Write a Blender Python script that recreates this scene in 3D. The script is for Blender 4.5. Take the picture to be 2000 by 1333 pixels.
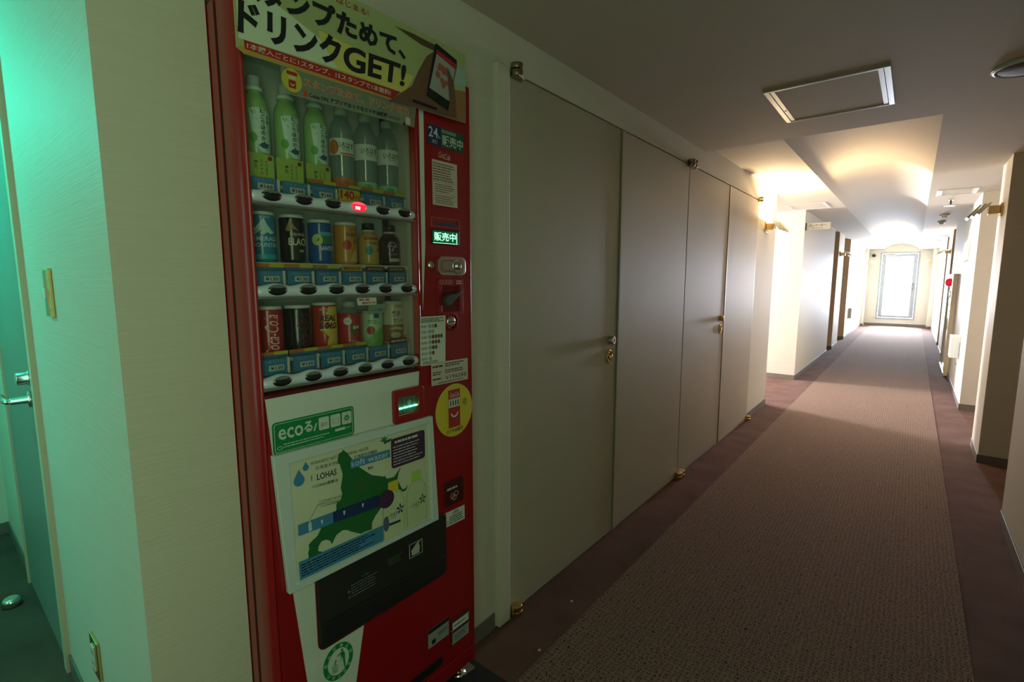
import bpy, bmesh, math, random
from mathutils import Vector, Matrix, Euler
PI = math.pi
random.seed(7)
for o in list(bpy.data.objects): bpy.data.objects.remove(o)
scn = bpy.context.scene
COL = scn.collection

# ------------------------------------------------------------------ camera
cam_d = bpy.data.cameras.new('camera'); cam = bpy.data.objects.new('camera', cam_d); COL.objects.link(cam)
cam_d.sensor_width = 36; cam_d.lens = 963.8 / 2000 * 36; cam_d.clip_start = 0.02
cam.location = (0, 0, 1.30)
cam.rotation_euler = Euler((PI/2 - 0.1226, 0, 0.68027), 'XYZ')
scn.camera = cam
# ------------------------------------------------------------------ world, exposure, large lights
w = bpy.data.worlds.new('world'); scn.world = w; w.use_nodes = True
w.node_tree.nodes['Background'].inputs[0].default_value = (0.80, 0.90, 1.0, 1)
w.node_tree.nodes['Background'].inputs[1].default_value = 3.0
scn.view_settings.view_transform = 'Standard'; scn.view_settings.look = 'None'
scn.view_settings.exposure = 0.0; scn.view_settings.gamma = 1; scn.view_settings.use_curve_mapping = False

def light(kind, name, loc, power, color, rot=(0,0,0), size=(0.1,0.1), spot=None):
    d = bpy.data.lights.new(name, kind); d.energy = power; d.color = color
    if kind == 'AREA':
        d.shape = 'RECTANGLE'; d.size, d.size_y = size
    elif kind in ('POINT', 'SPOT'):
        d.shadow_soft_size = size[0]
        if spot: d.spot_size = spot; d.spot_blend = 0.6
    o = bpy.data.objects.new(name, d); COL.objects.link(o); o.location = loc; o.rotation_euler = rot
    return o
# daylight through the glazed door at the far end
light('AREA', 'daylight_end_door', (-0.35, 18.35, 1.25), 1350, (0.80, 0.86, 1.0), (-PI/2, 0, 0), (0.9, 1.9))
# daylight through the window of the lift hall
light('AREA', 'daylight_lift_hall', (-4.72, 6.72, 1.62), 600, (0.96, 0.93, 0.98), (0, -PI/2, 0), (0.95, 0.62))
# dim greenish corridor fixture behind the camera, green lamp of the side passage
light('AREA', 'corridor_fixture_light', (-0.1, -1.9, 2.10), 1.2, (0.80, 1.0, 0.58), (0, 0, 0), (0.9, 0.3))
light('AREA', 'near_right_fill_light', (0.452, -0.60, 1.35), 9.6, (0.76, 1.0, 0.57), (0, math.radians(90), 0), (1.4, 0.85))  # added fill for the near region, set flat against the solid right wall
light('POINT', 'side_passage_green_light', (-2.75, -0.35, 1.98), 30.0, (0.01, 0.95, 0.66), size=(0.10, 0.1))
light('AREA', 'side_passage_area_light', (-1.9, -1.12, 1.2), 4, (0.55, 0.95, 0.85), (-PI/2*-1, 0, 0), (0.8, 1.2))  # pale teal area light facing the passage wall; no window behind it

# ------------------------------------------------------------------ materials
MATS = {}
def mat(name, col, rough=0.5, metal=0.0, emit=None, es=0.0, alpha=None, coat=0.0, bump=None, spec=None):
    if name in MATS: return MATS[name]
    m = bpy.data.materials.new(name); m.use_nodes = True; MATS[name] = m
    nt = m.node_tree; b = nt.nodes['Principled BSDF']
    b.inputs['Base Color'].default_value = (*col, 1); b.inputs['Roughness'].default_value = rough
    b.inputs['Metallic'].default_value = metal
    if coat: b.inputs['Coat Weight'].default_value = coat; b.inputs['Coat Roughness'].default_value = 0.08
    if spec is not None: b.inputs['Specular IOR Level'].default_value = spec
    if emit: b.inputs['Emission Color'].default_value = (*emit, 1); b.inputs['Emission Strength'].default_value = es
    n = nt.nodes.new('ShaderNodeTexNoise'); tc = nt.nodes.new('ShaderNodeTexCoord')
    nt.links.new(tc.outputs['Object'], n.inputs['Vector'])
    n.inputs['Scale'].default_value = bump[0] if bump else 35.0
    if bump:
        bp = nt.nodes.new('ShaderNodeBump'); bp.inputs['Strength'].default_value = bump[1]; bp.inputs['Distance'].default_value = 0.002
        nt.links.new(n.outputs['Fac'], bp.inputs['Height']); nt.links.new(bp.outputs['Normal'], b.inputs['Normal'])
    mr = nt.nodes.new('ShaderNodeMapRange'); mr.inputs['To Min'].default_value = max(0, rough - 0.012); mr.inputs['To Max'].default_value = min(1, rough + 0.012)
    nt.links.new(n.outputs['Fac'], mr.inputs['Value']); nt.links.new(mr.outputs['Result'], b.inputs['Roughness'])
    return m

def wall_mat(name, col):
    m = mat(name, col, 0.62); nt = m.node_tree; b = nt.nodes['Principled BSDF']
    tc = nt.nodes.new('ShaderNodeTexCoord'); mp = nt.nodes.new('ShaderNodeMapping')
    mp.inputs['Scale'].default_value = (6, 6, 260)
    n = nt.nodes.new('ShaderNodeTexNoise'); n.inputs['Scale'].default_value = 1.0; n.inputs['Detail'].default_value = 3
    nt.links.new(tc.outputs['Object'], mp.inputs['Vector']); nt.links.new(mp.outputs['Vector'], n.inputs['Vector'])
    bp = nt.nodes.new('ShaderNodeBump'); bp.inputs['Strength'].default_value = 0.35; bp.inputs['Distance'].default_value = 0.0018
    nt.links.new(n.outputs['Fac'], bp.inputs['Height']); nt.links.new(bp.outputs['Normal'], b.inputs['Normal'])
    mx = nt.nodes.new('ShaderNodeMix'); mx.data_type = 'RGBA'
    mx.inputs[6].default_value = (*[c*0.93 for c in col], 1); mx.inputs[7].default_value = (*[min(1, c*1.05) for c in col], 1)
    nt.links.new(n.outputs['Fac'], mx.inputs[0]); nt.links.new(mx.outputs[2], b.inputs['Base Color'])
    return m
WALL = wall_mat('wallpaper_ribbed', (0.66, 0.625, 0.54))
CEIL = mat('ceiling_paper', (0.50, 0.45, 0.36), 0.8, bump=(300, 0.15))
BASE = mat('skirting_vinyl', (0.17, 0.15, 0.13), 0.5)
LAM = mat('door_laminate', (0.44, 0.39, 0.30), 0.52, bump=(180, 0.12))
DOORG = mat('side_door_paint', (0.20, 0.25, 0.23), 0.45)
JAMB = mat('cream_trim', (0.62, 0.56, 0.42), 0.4)

def carpet_plain():
    m = mat('carpet_border', (0.135, 0.070, 0.055), 0.95, spec=0.1); nt = m.node_tree; b = nt.nodes['Principled BSDF']
    tc = nt.nodes.new('ShaderNodeTexCoord'); n = nt.nodes.new('ShaderNodeTexNoise'); n.inputs['Scale'].default_value = 420; n.inputs['Detail'].default_value = 2
    n2 = nt.nodes.new('ShaderNodeTexNoise'); n2.inputs['Scale'].default_value = 5; n2.inputs['Detail'].default_value = 4
    nt.links.new(tc.outputs['Object'], n.inputs['Vector']); nt.links.new(tc.outputs['Object'], n2.inputs['Vector'])
    ad = nt.nodes.new('ShaderNodeMath'); ad.operation = 'ADD'; nt.links.new(n.outputs['Fac'], ad.inputs[0]); nt.links.new(n2.outputs['Fac'], ad.inputs[1])
    cr = nt.nodes.new('ShaderNodeValToRGB'); cr.color_ramp.elements[0].position = 0.3; cr.color_ramp.elements[1].position = 0.75
    cr.color_ramp.elements[0].color = (0.082, 0.043, 0.034, 1); cr.color_ramp.elements[1].color = (0.185, 0.112, 0.092, 1)
    hv = nt.nodes.new('ShaderNodeMath'); hv.operation = 'MULTIPLY'; hv.inputs[1].default_value = 0.5
    nt.links.new(ad.outputs[0], hv.inputs[0]); nt.links.new(hv.outputs[0], cr.inputs[0]); nt.links.new(cr.outputs[0], b.inputs['Base Color'])
    bp = nt.nodes.new('ShaderNodeBump'); bp.inputs['Strength'].default_value = 0.6; bp.inputs['Distance'].default_value = 0.003
    nt.links.new(n.outputs['Fac'], bp.inputs['Height']); nt.links.new(bp.outputs['Normal'], b.inputs['Normal'])
    return m
def carpet_weave():
    m = mat('carpet_basket_weave', (0.3, 0.2, 0.17), 0.95, spec=0.1); nt = m.node_tree; b = nt.nodes['Principled BSDF']
    N = nt.nodes.new; L = nt.links.new
    def mth(op, a, bb=None):
        q = N('ShaderNodeMath'); q.operation = op
        for i, v in enumerate((a, bb)):
            if v is None: continue
            if isinstance(v, (int, float)): q.inputs[i].default_value = v
            else: L(v, q.inputs[i])
        return q.outputs[0]
    tc = N('ShaderNodeTexCoord'); nz = N('ShaderNodeTexNoise'); nz.inputs['Scale'].default_value = 48; nz.inputs['Detail'].default_value = 1; sc = N('ShaderNodeSeparateColor')
    L(tc.outputs['Object'], nz.inputs['Vector'])
    sx = N('ShaderNodeSeparateXYZ'); L(tc.outputs['Object'], sx.inputs[0])
    L(nz.outputs['Color'], sc.inputs[0])
    jit = mth('MULTIPLY', mth('SUBTRACT', sc.outputs[0], 0.5), 1.5); jit2 = mth('MULTIPLY', mth('SUBTRACT', sc.outputs[1], 0.5), 1.5)
    cell = 0.0165
    u = mth('ADD', mth('DIVIDE', sx.outputs[0], cell), jit); v = mth('ADD', mth('DIVIDE', sx.outputs[1], cell), jit2)
    fu = mth('FRACT', u); fv = mth('FRACT', v)
    par = mth('MODULO', mth('ADD', mth('ADD', mth('FLOOR', u), mth('FLOOR', v)), 20000), 2)
    def bars(a, c):   # two short bars across a, clipped along c
        s = mth('LESS_THAN', mth('ABSOLUTE', mth('SUBTRACT', mth('ABSOLUTE', mth('SUBTRACT', a, 0.5)), 0.19)), 0.085)
        e = mth('LESS_THAN', mth('ABSOLUTE', mth('SUBTRACT', c, 0.5)), 0.31)
        return mth('MULTIPLY', s, e)
    b1 = bars(fu, fv); b2 = bars(fv, fu)
    k = mth('ADD', mth('MULTIPLY', b1, par), mth('MULTIPLY', b2, mth('SUBTRACT', 1.0, par)))
    nf = N('ShaderNodeTexNoise'); nf.inputs['Scale'].default_value = 500; L(tc.outputs['Object'], nf.inputs['Vector'])
    mx = N('ShaderNodeMix'); mx.data_type = 'RGBA'; mx.inputs[6].default_value = (0.265, 0.182, 0.14, 1); mx.inputs[7].default_value = (0.05, 0.034, 0.028, 1)
    L(k, mx.inputs[0])
    m2 = N('ShaderNodeMix'); m2.data_type = 'RGBA'; m2.blend_type = 'MULTIPLY'; m2.inputs[0].default_value = 0.6
    cr = N('ShaderNodeValToRGB'); cr.color_ramp.elements[0].position = 0.3; cr.color_ramp.elements[0].color = (0.6, 0.6, 0.6, 1); cr.color_ramp.elements[1].position = 0.7
    L(nf.outputs['Fac'], cr.inputs[0]); L(mx.outputs[2], m2.inputs[6]); L(cr.outputs[0], m2.inputs[7]); L(m2.outputs[2], b.inputs['Base Color'])
    bp = N('ShaderNodeBump'); bp.inputs['Strength'].default_value = 0.5; bp.inputs['Distance'].default_value = 0.003
    L(mth('SUBTRACT', nf.outputs['Fac'], k), bp.inputs['Height']); L(bp.outputs['Normal'], b.inputs['Normal'])
    return m
CARP = carpet_plain(); WEAVE = carpet_weave()

def glass(name, tint=(1,1,1), refl=0.06, fres=True):
    m = bpy.data.materials.new(name); m.use_nodes = True; MATS[name] = m; nt = m.node_tree; nt.nodes.clear()
    out = nt.nodes.new('ShaderNodeOutputMaterial'); t = nt.nodes.new('ShaderNodeBsdfTransparent'); t.inputs[0].default_value = (*tint, 1)
    g = nt.nodes.new('ShaderNodeBsdfGlossy'); g.inputs['Roughness'].default_value = 0.03; mx = nt.nodes.new('ShaderNodeMixShader')
    if fres:
        f = nt.nodes.new('ShaderNodeFresnel'); f.inputs['IOR'].default_value = 1.45; nt.links.new(f.outputs[0], mx.inputs[0])
    else: mx.inputs[0].default_value = refl
    nt.links.new(t.outputs[0], mx.inputs[1]); nt.links.new(g.outputs[0], mx.inputs[2]); nt.links.new(mx.outputs[0], out.inputs[0])
    return m
GLASS = glass('clear_glass', (0.985, 0.99, 0.985))
FILM = glass('poster_film', (0.86, 0.88, 0.82), 0.05, False)
_nt = FILM.node_tree; _d = _nt.nodes.new('ShaderNodeBsdfDiffuse'); _d.inputs[0].default_value = (0.55, 0.60, 0.48, 1); _m = _nt.nodes.new('ShaderNodeMixShader'); _m.inputs[0].default_value = 0.22
_o = [n for n in _nt.nodes if n.type == 'OUTPUT_MATERIAL'][0]; _prev = _o.inputs[0].links[0].from_socket
_nt.links.new(_prev, _m.inputs[1]); _nt.links.new(_d.outputs[0], _m.inputs[2]); _nt.links.new(_m.outputs[0], _o.inputs[0])
PET = glass('clear_bottle_plastic', (0.85, 0.92, 0.90), 0.16, False)
def haze(m, col, f):
    nt = m.node_tree; d = nt.nodes.new('ShaderNodeBsdfDiffuse'); d.inputs[0].default_value = (*col, 1); mx = nt.nodes.new('ShaderNodeMixShader'); mx.inputs[0].default_value = f
    o = [n for n in nt.nodes if n.type == 'OUTPUT_MATERIAL'][0]; pr = o.inputs[0].links[0].from_socket
    nt.links.new(pr, mx.inputs[1]); nt.links.new(d.outputs[0], mx.inputs[2]); nt.links.new(mx.outputs[0], o.inputs[0])
haze(PET, (0.50, 0.66, 0.60), 0.30)
PETT = glass('pale_green_bottle_plastic', (0.42, 0.60, 0.34), 0.15, False)
RED = mat('red_enamel', (0.30, 0.004, 0.006), 0.30, coat=0.3)
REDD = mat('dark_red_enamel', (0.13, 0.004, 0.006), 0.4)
BLK = mat('black_plastic', (0.012, 0.013, 0.014), 0.35)
RUB = mat('black_rubber', (0.01, 0.01, 0.01), 0.8)
WHT = mat('white_enamel', (0.66, 0.70, 0.66), 0.35)
WPAP = mat('white_print', (0.62, 0.66, 0.60), 0.5)
RAIL = mat('white_rail_plastic', (0.66, 0.74, 0.86), 0.25, coat=0.3)
CHR = mat('chrome', (0.75, 0.74, 0.70), 0.18, 1.0)
STEEL = mat('brushed_steel', (0.55, 0.52, 0.46), 0.35, 1.0)
BRASS = mat('brass', (0.78, 0.56, 0.24), 0.25, 1.0)
BRONZE = mat('old_brass', (0.36, 0.29, 0.20), 0.35, 1.0)
INK = mat('black_ink', (0.008, 0.009, 0.010), 0.5)
def pm(name, c, r=0.45): return mat(name, c, r)
REDI = pm('red_ink', (0.42, 0.02, 0.02)); GREENI = pm('green_ink', (0.0, 0.22, 0.055)); BLUEI = pm('blue_ink', (0.05, 0.22, 0.42))
TEALI = pm('teal_ink', (0.03, 0.13, 0.22)); YEL = pm('yellow_ink', (0.68, 0.52, 0.03)); ORG = pm('orange_ink', (0.62, 0.18, 0.03)); LIME = pm('lime_ink', (0.42, 0.62, 0.12))
CREAM = pm('cream_ink', (0.70, 0.66, 0.48)); NAVY = pm('navy_ink', (0.01, 0.03, 0.12)); PURP = pm('purple_ink', (0.06, 0.02, 0.06)); DGRN = pm('map_green_ink', (0.012, 0.13, 0.03))
GREY = pm('grey_ink', (0.30, 0.32, 0.31)); PINKP = pm('pink_paper', (0.60, 0.50, 0.42)); BROWN = pm('brown_ink', (0.13, 0.05, 0.025)); SKIN = pm('printed_skin_brown', (0.16, 0.075, 0.045)); GOLD = pm('gold_ink', (0.60, 0.32, 0.06))

# ------------------------------------------------------------------ mesh helpers
ORG_ = {}
class MB:
    def __init__(s): s.v = []; s.f = []; s.mi = []; s.sm = []
    def add(s, vs, fs, mi=0, sm=False):
        b = len(s.v); s.v += [tuple(p) for p in vs]; s.f += [[i+b for i in f] for f in fs]; s.mi += [mi]*len(fs); s.sm += [sm]*len(fs); return s
    def box(s, x0, x1, y0, y1, z0, z1, mi=0):
        v = [(x,y,z) for x in (x0,x1) for y in (y0,y1) for z in (z0,z1)]
        return s.add(v, [(0,1,3,2),(4,6,7,5),(0,4,5,1),(2,3,7,6),(0,2,6,4),(1,5,7,3)], mi)
    def prism(s, poly, f, d0, d1, mi=0):     # f(a,b,d)->xyz ; poly in ccw order as seen from +d
        n = len(poly); v = [f(a,b,d0) for a,b in poly] + [f(a,b,d1) for a,b in poly]
        fs = [[i for i in range(n)][::-1], [i+n for i in range(n)]] + [(i,(i+1)%n,(i+1)%n+n,i+n) for i in range(n)]
        return s.add(v, fs, mi)
    def ring(s, outer, inner, f, d0, d1, mi=0):
        n = len(outer); v = [f(a,b,d0) for a,b in outer] + [f(a,b,d1) for a,b in outer] + [f(a,b,d0) for a,b in inner] + [f(a,b,d1) for a,b in inner]
        fs = []
        for i in range(n):
            j = (i+1)%n
            fs += [(i,j,j+n,i+n),(i+n,j+n,j+3*n,i+3*n),(i+3*n,j+3*n,j+2*n,i+2*n),(i+2*n,j+2*n,j,i)]
        return s.add(v, fs, mi)
    def lathe(s, prof, c, axis=(0,0,1), n=24, mi=0, cap=True, sm=True, sx=1, sy=1):  # prof: (r, h)
        ax = Vector(axis).normalized(); q = Vector((0,0,1)).rotation_difference(ax); c = Vector(c); v = []
        for r, h in prof:
            for k in range(n):
                t = 2*PI*k/n; v.append(tuple(c + q @ Vector((r*sx*math.cos(t), r*sy*math.sin(t), h))))
        fs = []
        for i in range(len(prof)-1):
            for k in range(n):
                kk = (k+1)%n; fs.append((i*n+k, i*n+kk, (i+1)*n+kk, (i+1)*n+k))
        s.add(v, fs, mi, sm)
        if cap:
            b = len(s.v) - len(v)
            s.f.append([b+k for k in range(n)][::-1]); s.f.append([b+(len(prof)-1)*n+k for k in range(n)]); s.mi += [mi,mi]; s.sm += [False,False]
        return s
    def cyl(s, c, r, h, axis=(0,0,1), n=20, mi=0): return s.lathe([(r,0),(r,h)], c, axis, n, mi)
    def tube(s, pts, r, n=10, mi=0):
        P = [Vector(p) for p in pts]; v = []; fs = []
        for i, p in enumerate(P):
            t = (P[min(i+1,len(P)-1)] - P[max(i-1,0)]).normalized(); q = Vector((0,0,1)).rotation_difference(t)
            for k in range(n): a = 2*PI*k/n; v.append(tuple(p + q @ Vector((r*math.cos(a), r*math.sin(a), 0))))
        for i in range(len(P)-1):
            for k in range(n): kk=(k+1)%n; fs.append((i*n+k,i*n+kk,(i+1)*n+kk,(i+1)*n+k))
        fs.append([k for k in range(n)][::-1]); fs.append([(len(P)-1)*n+k for k in range(n)])
        return s.add(v, fs, mi, True)
    def build(s, name, m, parent=None, bevel=0, label=None, stuff=False, loc=None):
        me = bpy.data.meshes.new(name); L = Vector(ORG_.get(parent.name, (0,0,0))) if parent else Vector((0,0,0))
        if loc: L = Vector(loc)
        me.from_pydata([tuple(Vector(p)-L) for p in s.v], [], s.f); me.validate()
        for mm in (m if isinstance(m, (list,tuple)) else [m]): me.materials.append(mm)
        if len(me.polygons) == len(s.f):
            for p, i, q in zip(me.polygons, s.mi, s.sm): p.material_index = i; p.use_smooth = q
        me.update()
        o = bpy.data.objects.new(name, me); COL.objects.link(o)
        if parent: o.parent = parent; ORG_[o.name] = tuple(L)
        elif loc: o.location = loc; ORG_[o.name] = tuple(loc)
        if bevel:
            b = o.modifiers.new('bevel', 'BEVEL'); b.width = bevel; b.segments = 2; b.limit_method = 'ANGLE'; b.angle_limit = 0.7
        if label: o['label'] = label
        if stuff: o['kind'] = 'stuff'
        return o
def thing(name, label, cat, loc=(0,0,0), group=None):
    o = bpy.data.objects.new(name, None); COL.objects.link(o); o.location = loc; o.empty_display_size = 0.1
    ORG_[o.name] = tuple(loc); o['label'] = label; o['category'] = cat
    if group: o['group'] = group
    return o
def tag(o, label, cat, group=None):
    o['label'] = label; o['category'] = cat
    if group: o['group'] = group
    return o
def struct(o): o['kind'] = 'structure'; return o

def FX(X):            # plane facing +x : a=y, b=z
    return lambda a, b, d=0.0: (X + d, a, b)
def FXn(X):           # plane facing -x : a runs right for the viewer (-y)
    return lambda a, b, d=0.0: (X - d, -a, b)
def FY(Y):            # plane facing -y : a=x
    return lambda a, b, d=0.0: (a, Y - d, b)
def CYL(cx, cy, r, z0=0, ang=None):   # wrap round a can: a=arc metres, b=height
    if ang is None: ang = -0.42 - (cy-0.5)*0.8
    return lambda a, b, d=0.0: (cx + (r+d)*math.cos(a/r+ang), cy + (r+d)*math.sin(a/r+ang), z0 + b)
def rect(a0, a1, b0, b1): return [(a0,b0),(a1,b0),(a1,b1),(a0,b1)]
def rrect(a0, a1, b0, b1, r, n=4):
    out = []
    for cx, cy, t0 in ((a1-r,b0+r,-PI/2),(a1-r,b1-r,0),(a0+r,b1-r,PI/2),(a0+r,b0+r,PI)):
        for k in range(n+1): t = t0 + PI/2*k/n; out.append((cx+r*math.cos(t), cy+r*math.sin(t)))
    return out
def ell(cx, cy, rx, ry=None, n=28): ry = ry or rx; return [(cx+rx*math.cos(2*PI*k/n), cy+ry*math.sin(2*PI*k/n)) for k in range(n)]
def flat(poly, f, d=0.0, mi=0, mb=None):
    mb = mb or MB(); mb.add([f(a,b,d) for a,b in poly], [list(range(len(poly)))], mi); return mb
def decal(name, m, poly, f, parent, d0=0.0, th=0.0006, label=None):
    return MB().prism(poly, f, d0, d0+th).build(name, m, parent, label=label)
def gridpatch(mb, a0, a1, b0, b1, f, d, na=10, mi=0):   # patch on a curved map
    v = []; fs = []
    for i in range(na+1):
        a = a0+(a1-a0)*i/na; v += [f(a,b0,d), f(a,b1,d)]
    for i in range(na): fs.append((2*i, 2*i+2, 2*i+3, 2*i+1))
    return mb.add(v, fs, mi, True)

TC = {}
def tmesh(body, bold=0.0, shear=0.0, sp=1.0):
    k = (body, bold, shear, sp)
    if k in TC: return TC[k]
    c = bpy.data.curves.new('lettering', 'FONT'); c.body = body; c.offset = bold; c.shear = shear; c.space_character = sp; c.resolution_u = 5 if body in ('GET!', '140') else 2; c.fill_mode = 'FRONT'
    c.space_line = 1.0
    o = bpy.data.objects.new('lettering', c); COL.objects.link(o); bpy.context.view_layer.update()
    me = bpy.data.meshes.new_from_object(o.evaluated_get(bpy.context.evaluated_depsgraph_get()))
    vs = [(v.co.x, v.co.y) for v in me.vertices]; fs = [list(p.vertices) for p in me.polygons]
    bpy.data.objects.remove(o); bpy.data.curves.remove(c); bpy.data.meshes.remove(me)
    x0 = min(v[0] for v in vs); x1 = max(v[0] for v in vs); y0 = min(v[1] for v in vs); y1 = max(v[1] for v in vs)
    TC[k] = ([((x-x0)/(x1-x0), (y-y0)/(y1-y0)) for x, y in vs], fs, (x1-x0)/(y1-y0)); return TC[k]
def text(mb, body, quad, f, d=0.0012, bold=0.0, shear=0.0, mi=0, rot=False, sp=1.0):
    """quad = (a0,a1,b0,b1) or four corners BL,BR,TR,TL"""
    vs, fs, asp = tmesh(body, bold, shear, sp)
    if len(quad) == 4 and not isinstance(quad[0], tuple):
        a0,a1,b0,b1 = quad; quad = ((a0,b0),(a1,b0),(a1,b1),(a0,b1))
    (p,q,r,s) = quad; out = []
    for u, v in vs:
        if rot: u, v = 1-v, u
        a = (1-u)*(1-v)*p[0]+u*(1-v)*q[0]+u*v*r[0]+(1-u)*v*s[0]; b = (1-u)*(1-v)*p[1]+u*(1-v)*q[1]+u*v*r[1]+(1-u)*v*s[1]
        out.append(f(a, b, d))
    mb.add(out, fs, mi); return mb
def vtext(mb, body, ca, b0, b1, wdt, f, d=0.0012, bold=0.0, mi=0):   # column of characters, top to bottom
    n = len(body); h = (b1-b0)/n
    for i, ch in enumerate(body):
        if ch == ' ': continue
        t = b1 - i*h; asp = tmesh(ch, bold)[2]; hh = h*0.82; ww = min(wdt, hh*asp)
        text(mb, ch, (ca-ww/2, ca+ww/2, t-hh, t), f, d, bold, mi=mi)
    return mb
def micro(mb, a0, a1, b0, b1, rows, f, d=0.0012, fill=0.5, mi=0, seed=1):   # unreadably small print
    rnd = random.Random(seed); rh = (b1-b0)/rows
    for r in range(rows):
        b = b1 - (r+0.5)*rh; a = a0; end = a1 - (a1-a0)*rnd.random()*0.3
        while a < end:
            wd = rh*(0.5+rnd.random()*1.6); e = min(a+wd, end)
            mb.add([f(a,b-rh*fill/2,d), f(e,b-rh*fill/2,d), f(e,b+rh*fill/2,d), f(a,b+rh*fill/2,d)], [(0,1,2,3)], mi); a = e + rh*0.25
    return mb

# ================================================================== SETTING
XL, XR, ZC = -1.13, 0.45, 2.14
def sbox(name, m, *a, bevel=0): return struct(MB().box(*a).build(name, m, bevel=bevel))
def floor_():
    struct(MB().box(-7.2, 1.6, -4.2, 18.2, -0.1, 0.0).build('floor', CARP))
floor_()
run = MB().box(-0.905, 0.252, -4.0, 17.6, 0.0, 0.004).build('carpet_runner', WEAVE)
tag(run, 'long brown basket-weave carpet strip down the middle of the corridor', 'carpet')
# ceiling : near slab, then a slightly higher left part, a vaulted middle and a right part
sbox('ceiling', CEIL, -7.2, 1.6, -4.2, 3.43, ZC, 2.5)
sbox('ceiling', CEIL, -7.2, -0.71, 3.43, 18.2, 2.18, 2.5)
sbox('ceiling', CEIL, 0.05, 1.6, 3.43, 18.2, ZC, 2.5)
vb = MB(); n = 24; vs = []
for k in range(n+1):
    t = k/n; x = -0.71 + 0.76*t; z = (2.18 + (ZC-2.18)*t) + 0.15*(1-(2*t-1)**2)**0.8
    vs += [(x,3.43,z),(x,17.9,z)]
vb.add(vs, [(2*i,2*i+1,2*i+3,2*i+2) for i in range(n)], sm=True)
struct(vb.build('ceiling_vault', CEIL))
# left side
sbox('wall_left', WALL, -7.2, XL, 0.245, 0.433, 0, ZC)
sbox('wall_left', WALL, -7.2, -1.80, 0.433, 1.080, 0, ZC)
sbox('wall_left', WALL, -1.80, XL, 0.433, 1.080, 1.86, ZC)
sbox('wall_left', WALL, -7.2, XL, 1.080, 1.345, 0, ZC)
sbox('wall_left', LAM, -7.2, -1.17, 1.345, 4.890, 0, 2.012)
sbox('wall_left', WALL, -7.2, XL, 1.345, 4.890, 2.012, 2.30)
sbox('wall_left', WALL, -7.2, XL, 4.890, 5.63, 0, 2.30)
sbox('wall_left', WALL, -7.2, XL, 7.28, 10.35, 0, 2.18)
sbox('wall_left', WALL, -2.2, XL, 11.02, 11.90, 0, 2.18)
sbox('wall_left', WALL, -2.2, XL, 13.08, 17.9, 0, 2.18)
sbox('wall_left', WALL, -2.4, -1.95, 10.35, 13.08, 0, 2.18)
# right side
sbox('wall_right', WALL, XR+0.015, 1.5, -4.2, 3.65, 0, ZC)
sbox('wall_right', WALL, XR, 1.5, 4.75, 5.23, 0, ZC)
sbox('wall_right', WALL, XR, 1.5, 6.63, 10.45, 0, ZC)
sbox('wall_right', WALL, XR, 1.5, 11.15, 12.40, 0, ZC)
sbox('wall_right', WALL, XR, 1.5, 13.08, 17.9, 0, ZC)
sbox('wall_right', WALL, 1.25, 1.5, 3.65, 13.08, 0, ZC)
TAN = wall_mat('tan_recess_facing', (0.66, 0.46, 0.29))  # tan tone set on the far recess faces only
for y in (11.02, 13.08): sbox('wall_left', TAN, -1.95, XL-0.001, y-0.004, y, 0, 2.18)
for y in (4.75, 11.15, 13.08): sbox('wall_right', TAN if y > 5 else WALL, XR+0.001, 1.25, y-0.004, y, 0, ZC)
# back, side passage, lift hall ends
sbox('wall_back', WALL, -7.2, 1.6, -4.4, -4.2, 0, ZC)
sbox('wall_left', WALL, -7.2, XL, -4.2, -1.25, 0, ZC)
sbox('wall_left', WALL, -7.2, -3.55, -1.25, 0.245, 0, ZC)
# lift hall window wall
sbox('wall_lift_hall', WALL, -4.6, -4.4, 5.63, 6.35, 0, 2.18)
sbox('wall_lift_hall', WALL, -4.6, -4.4, 6.35, 7.10, 0, 1.1)
sbox('wall_lift_hall', WALL, -4.6, -4.4, 6.35, 7.10, 2.12, 2.18)
sbox('wall_lift_hall', WALL, -4.6, -4.4, 7.10, 7.28, 0, 2.18)
struct(MB().ring([(a,b) for a,b in rect(6.35,7.10,1.1,2.12)], rect(6.39,7.06,1.14,2.08), FX(-4.5), 0, 0.04).build('window_1', WHT))
sbox('wall_lift_hall', WALL, -7.2, -7.1, 5.63, 7.28, 0, 2.18)
struct(MB().ring(rect(-1.07,-0.13,0.60,2.10), rect(-1.03,-0.17,0.64,2.06), FX(XR-0.005), 0, 0.025).build('fill_light_frame', WHT))  # frame added around the fill light; the wall has no opening here
# end wall with glazed door
Y1 = 17.9
sbox('wall_end', WALL, -2.2, -0.80, Y1, Y1+0.2, 0, 2.45)
sbox('wall_end', WALL, 0.075, 1.5, Y1, Y1+0.2, 0, 2.45)
sbox('wall_end', WALL, -0.80, 0.075, Y1, Y1+0.2, 0, 0.19)
sbox('wall_end', WALL, -0.80, 0.075, Y1, Y1+0.2, 2.085, 2.45)
sbox('trim', WALL, XL, -1.07, 17.35, Y1, 0, 2.18)
sbox('trim', WALL, 0.35, XR, 17.35, Y1, 0, ZC)
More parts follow.
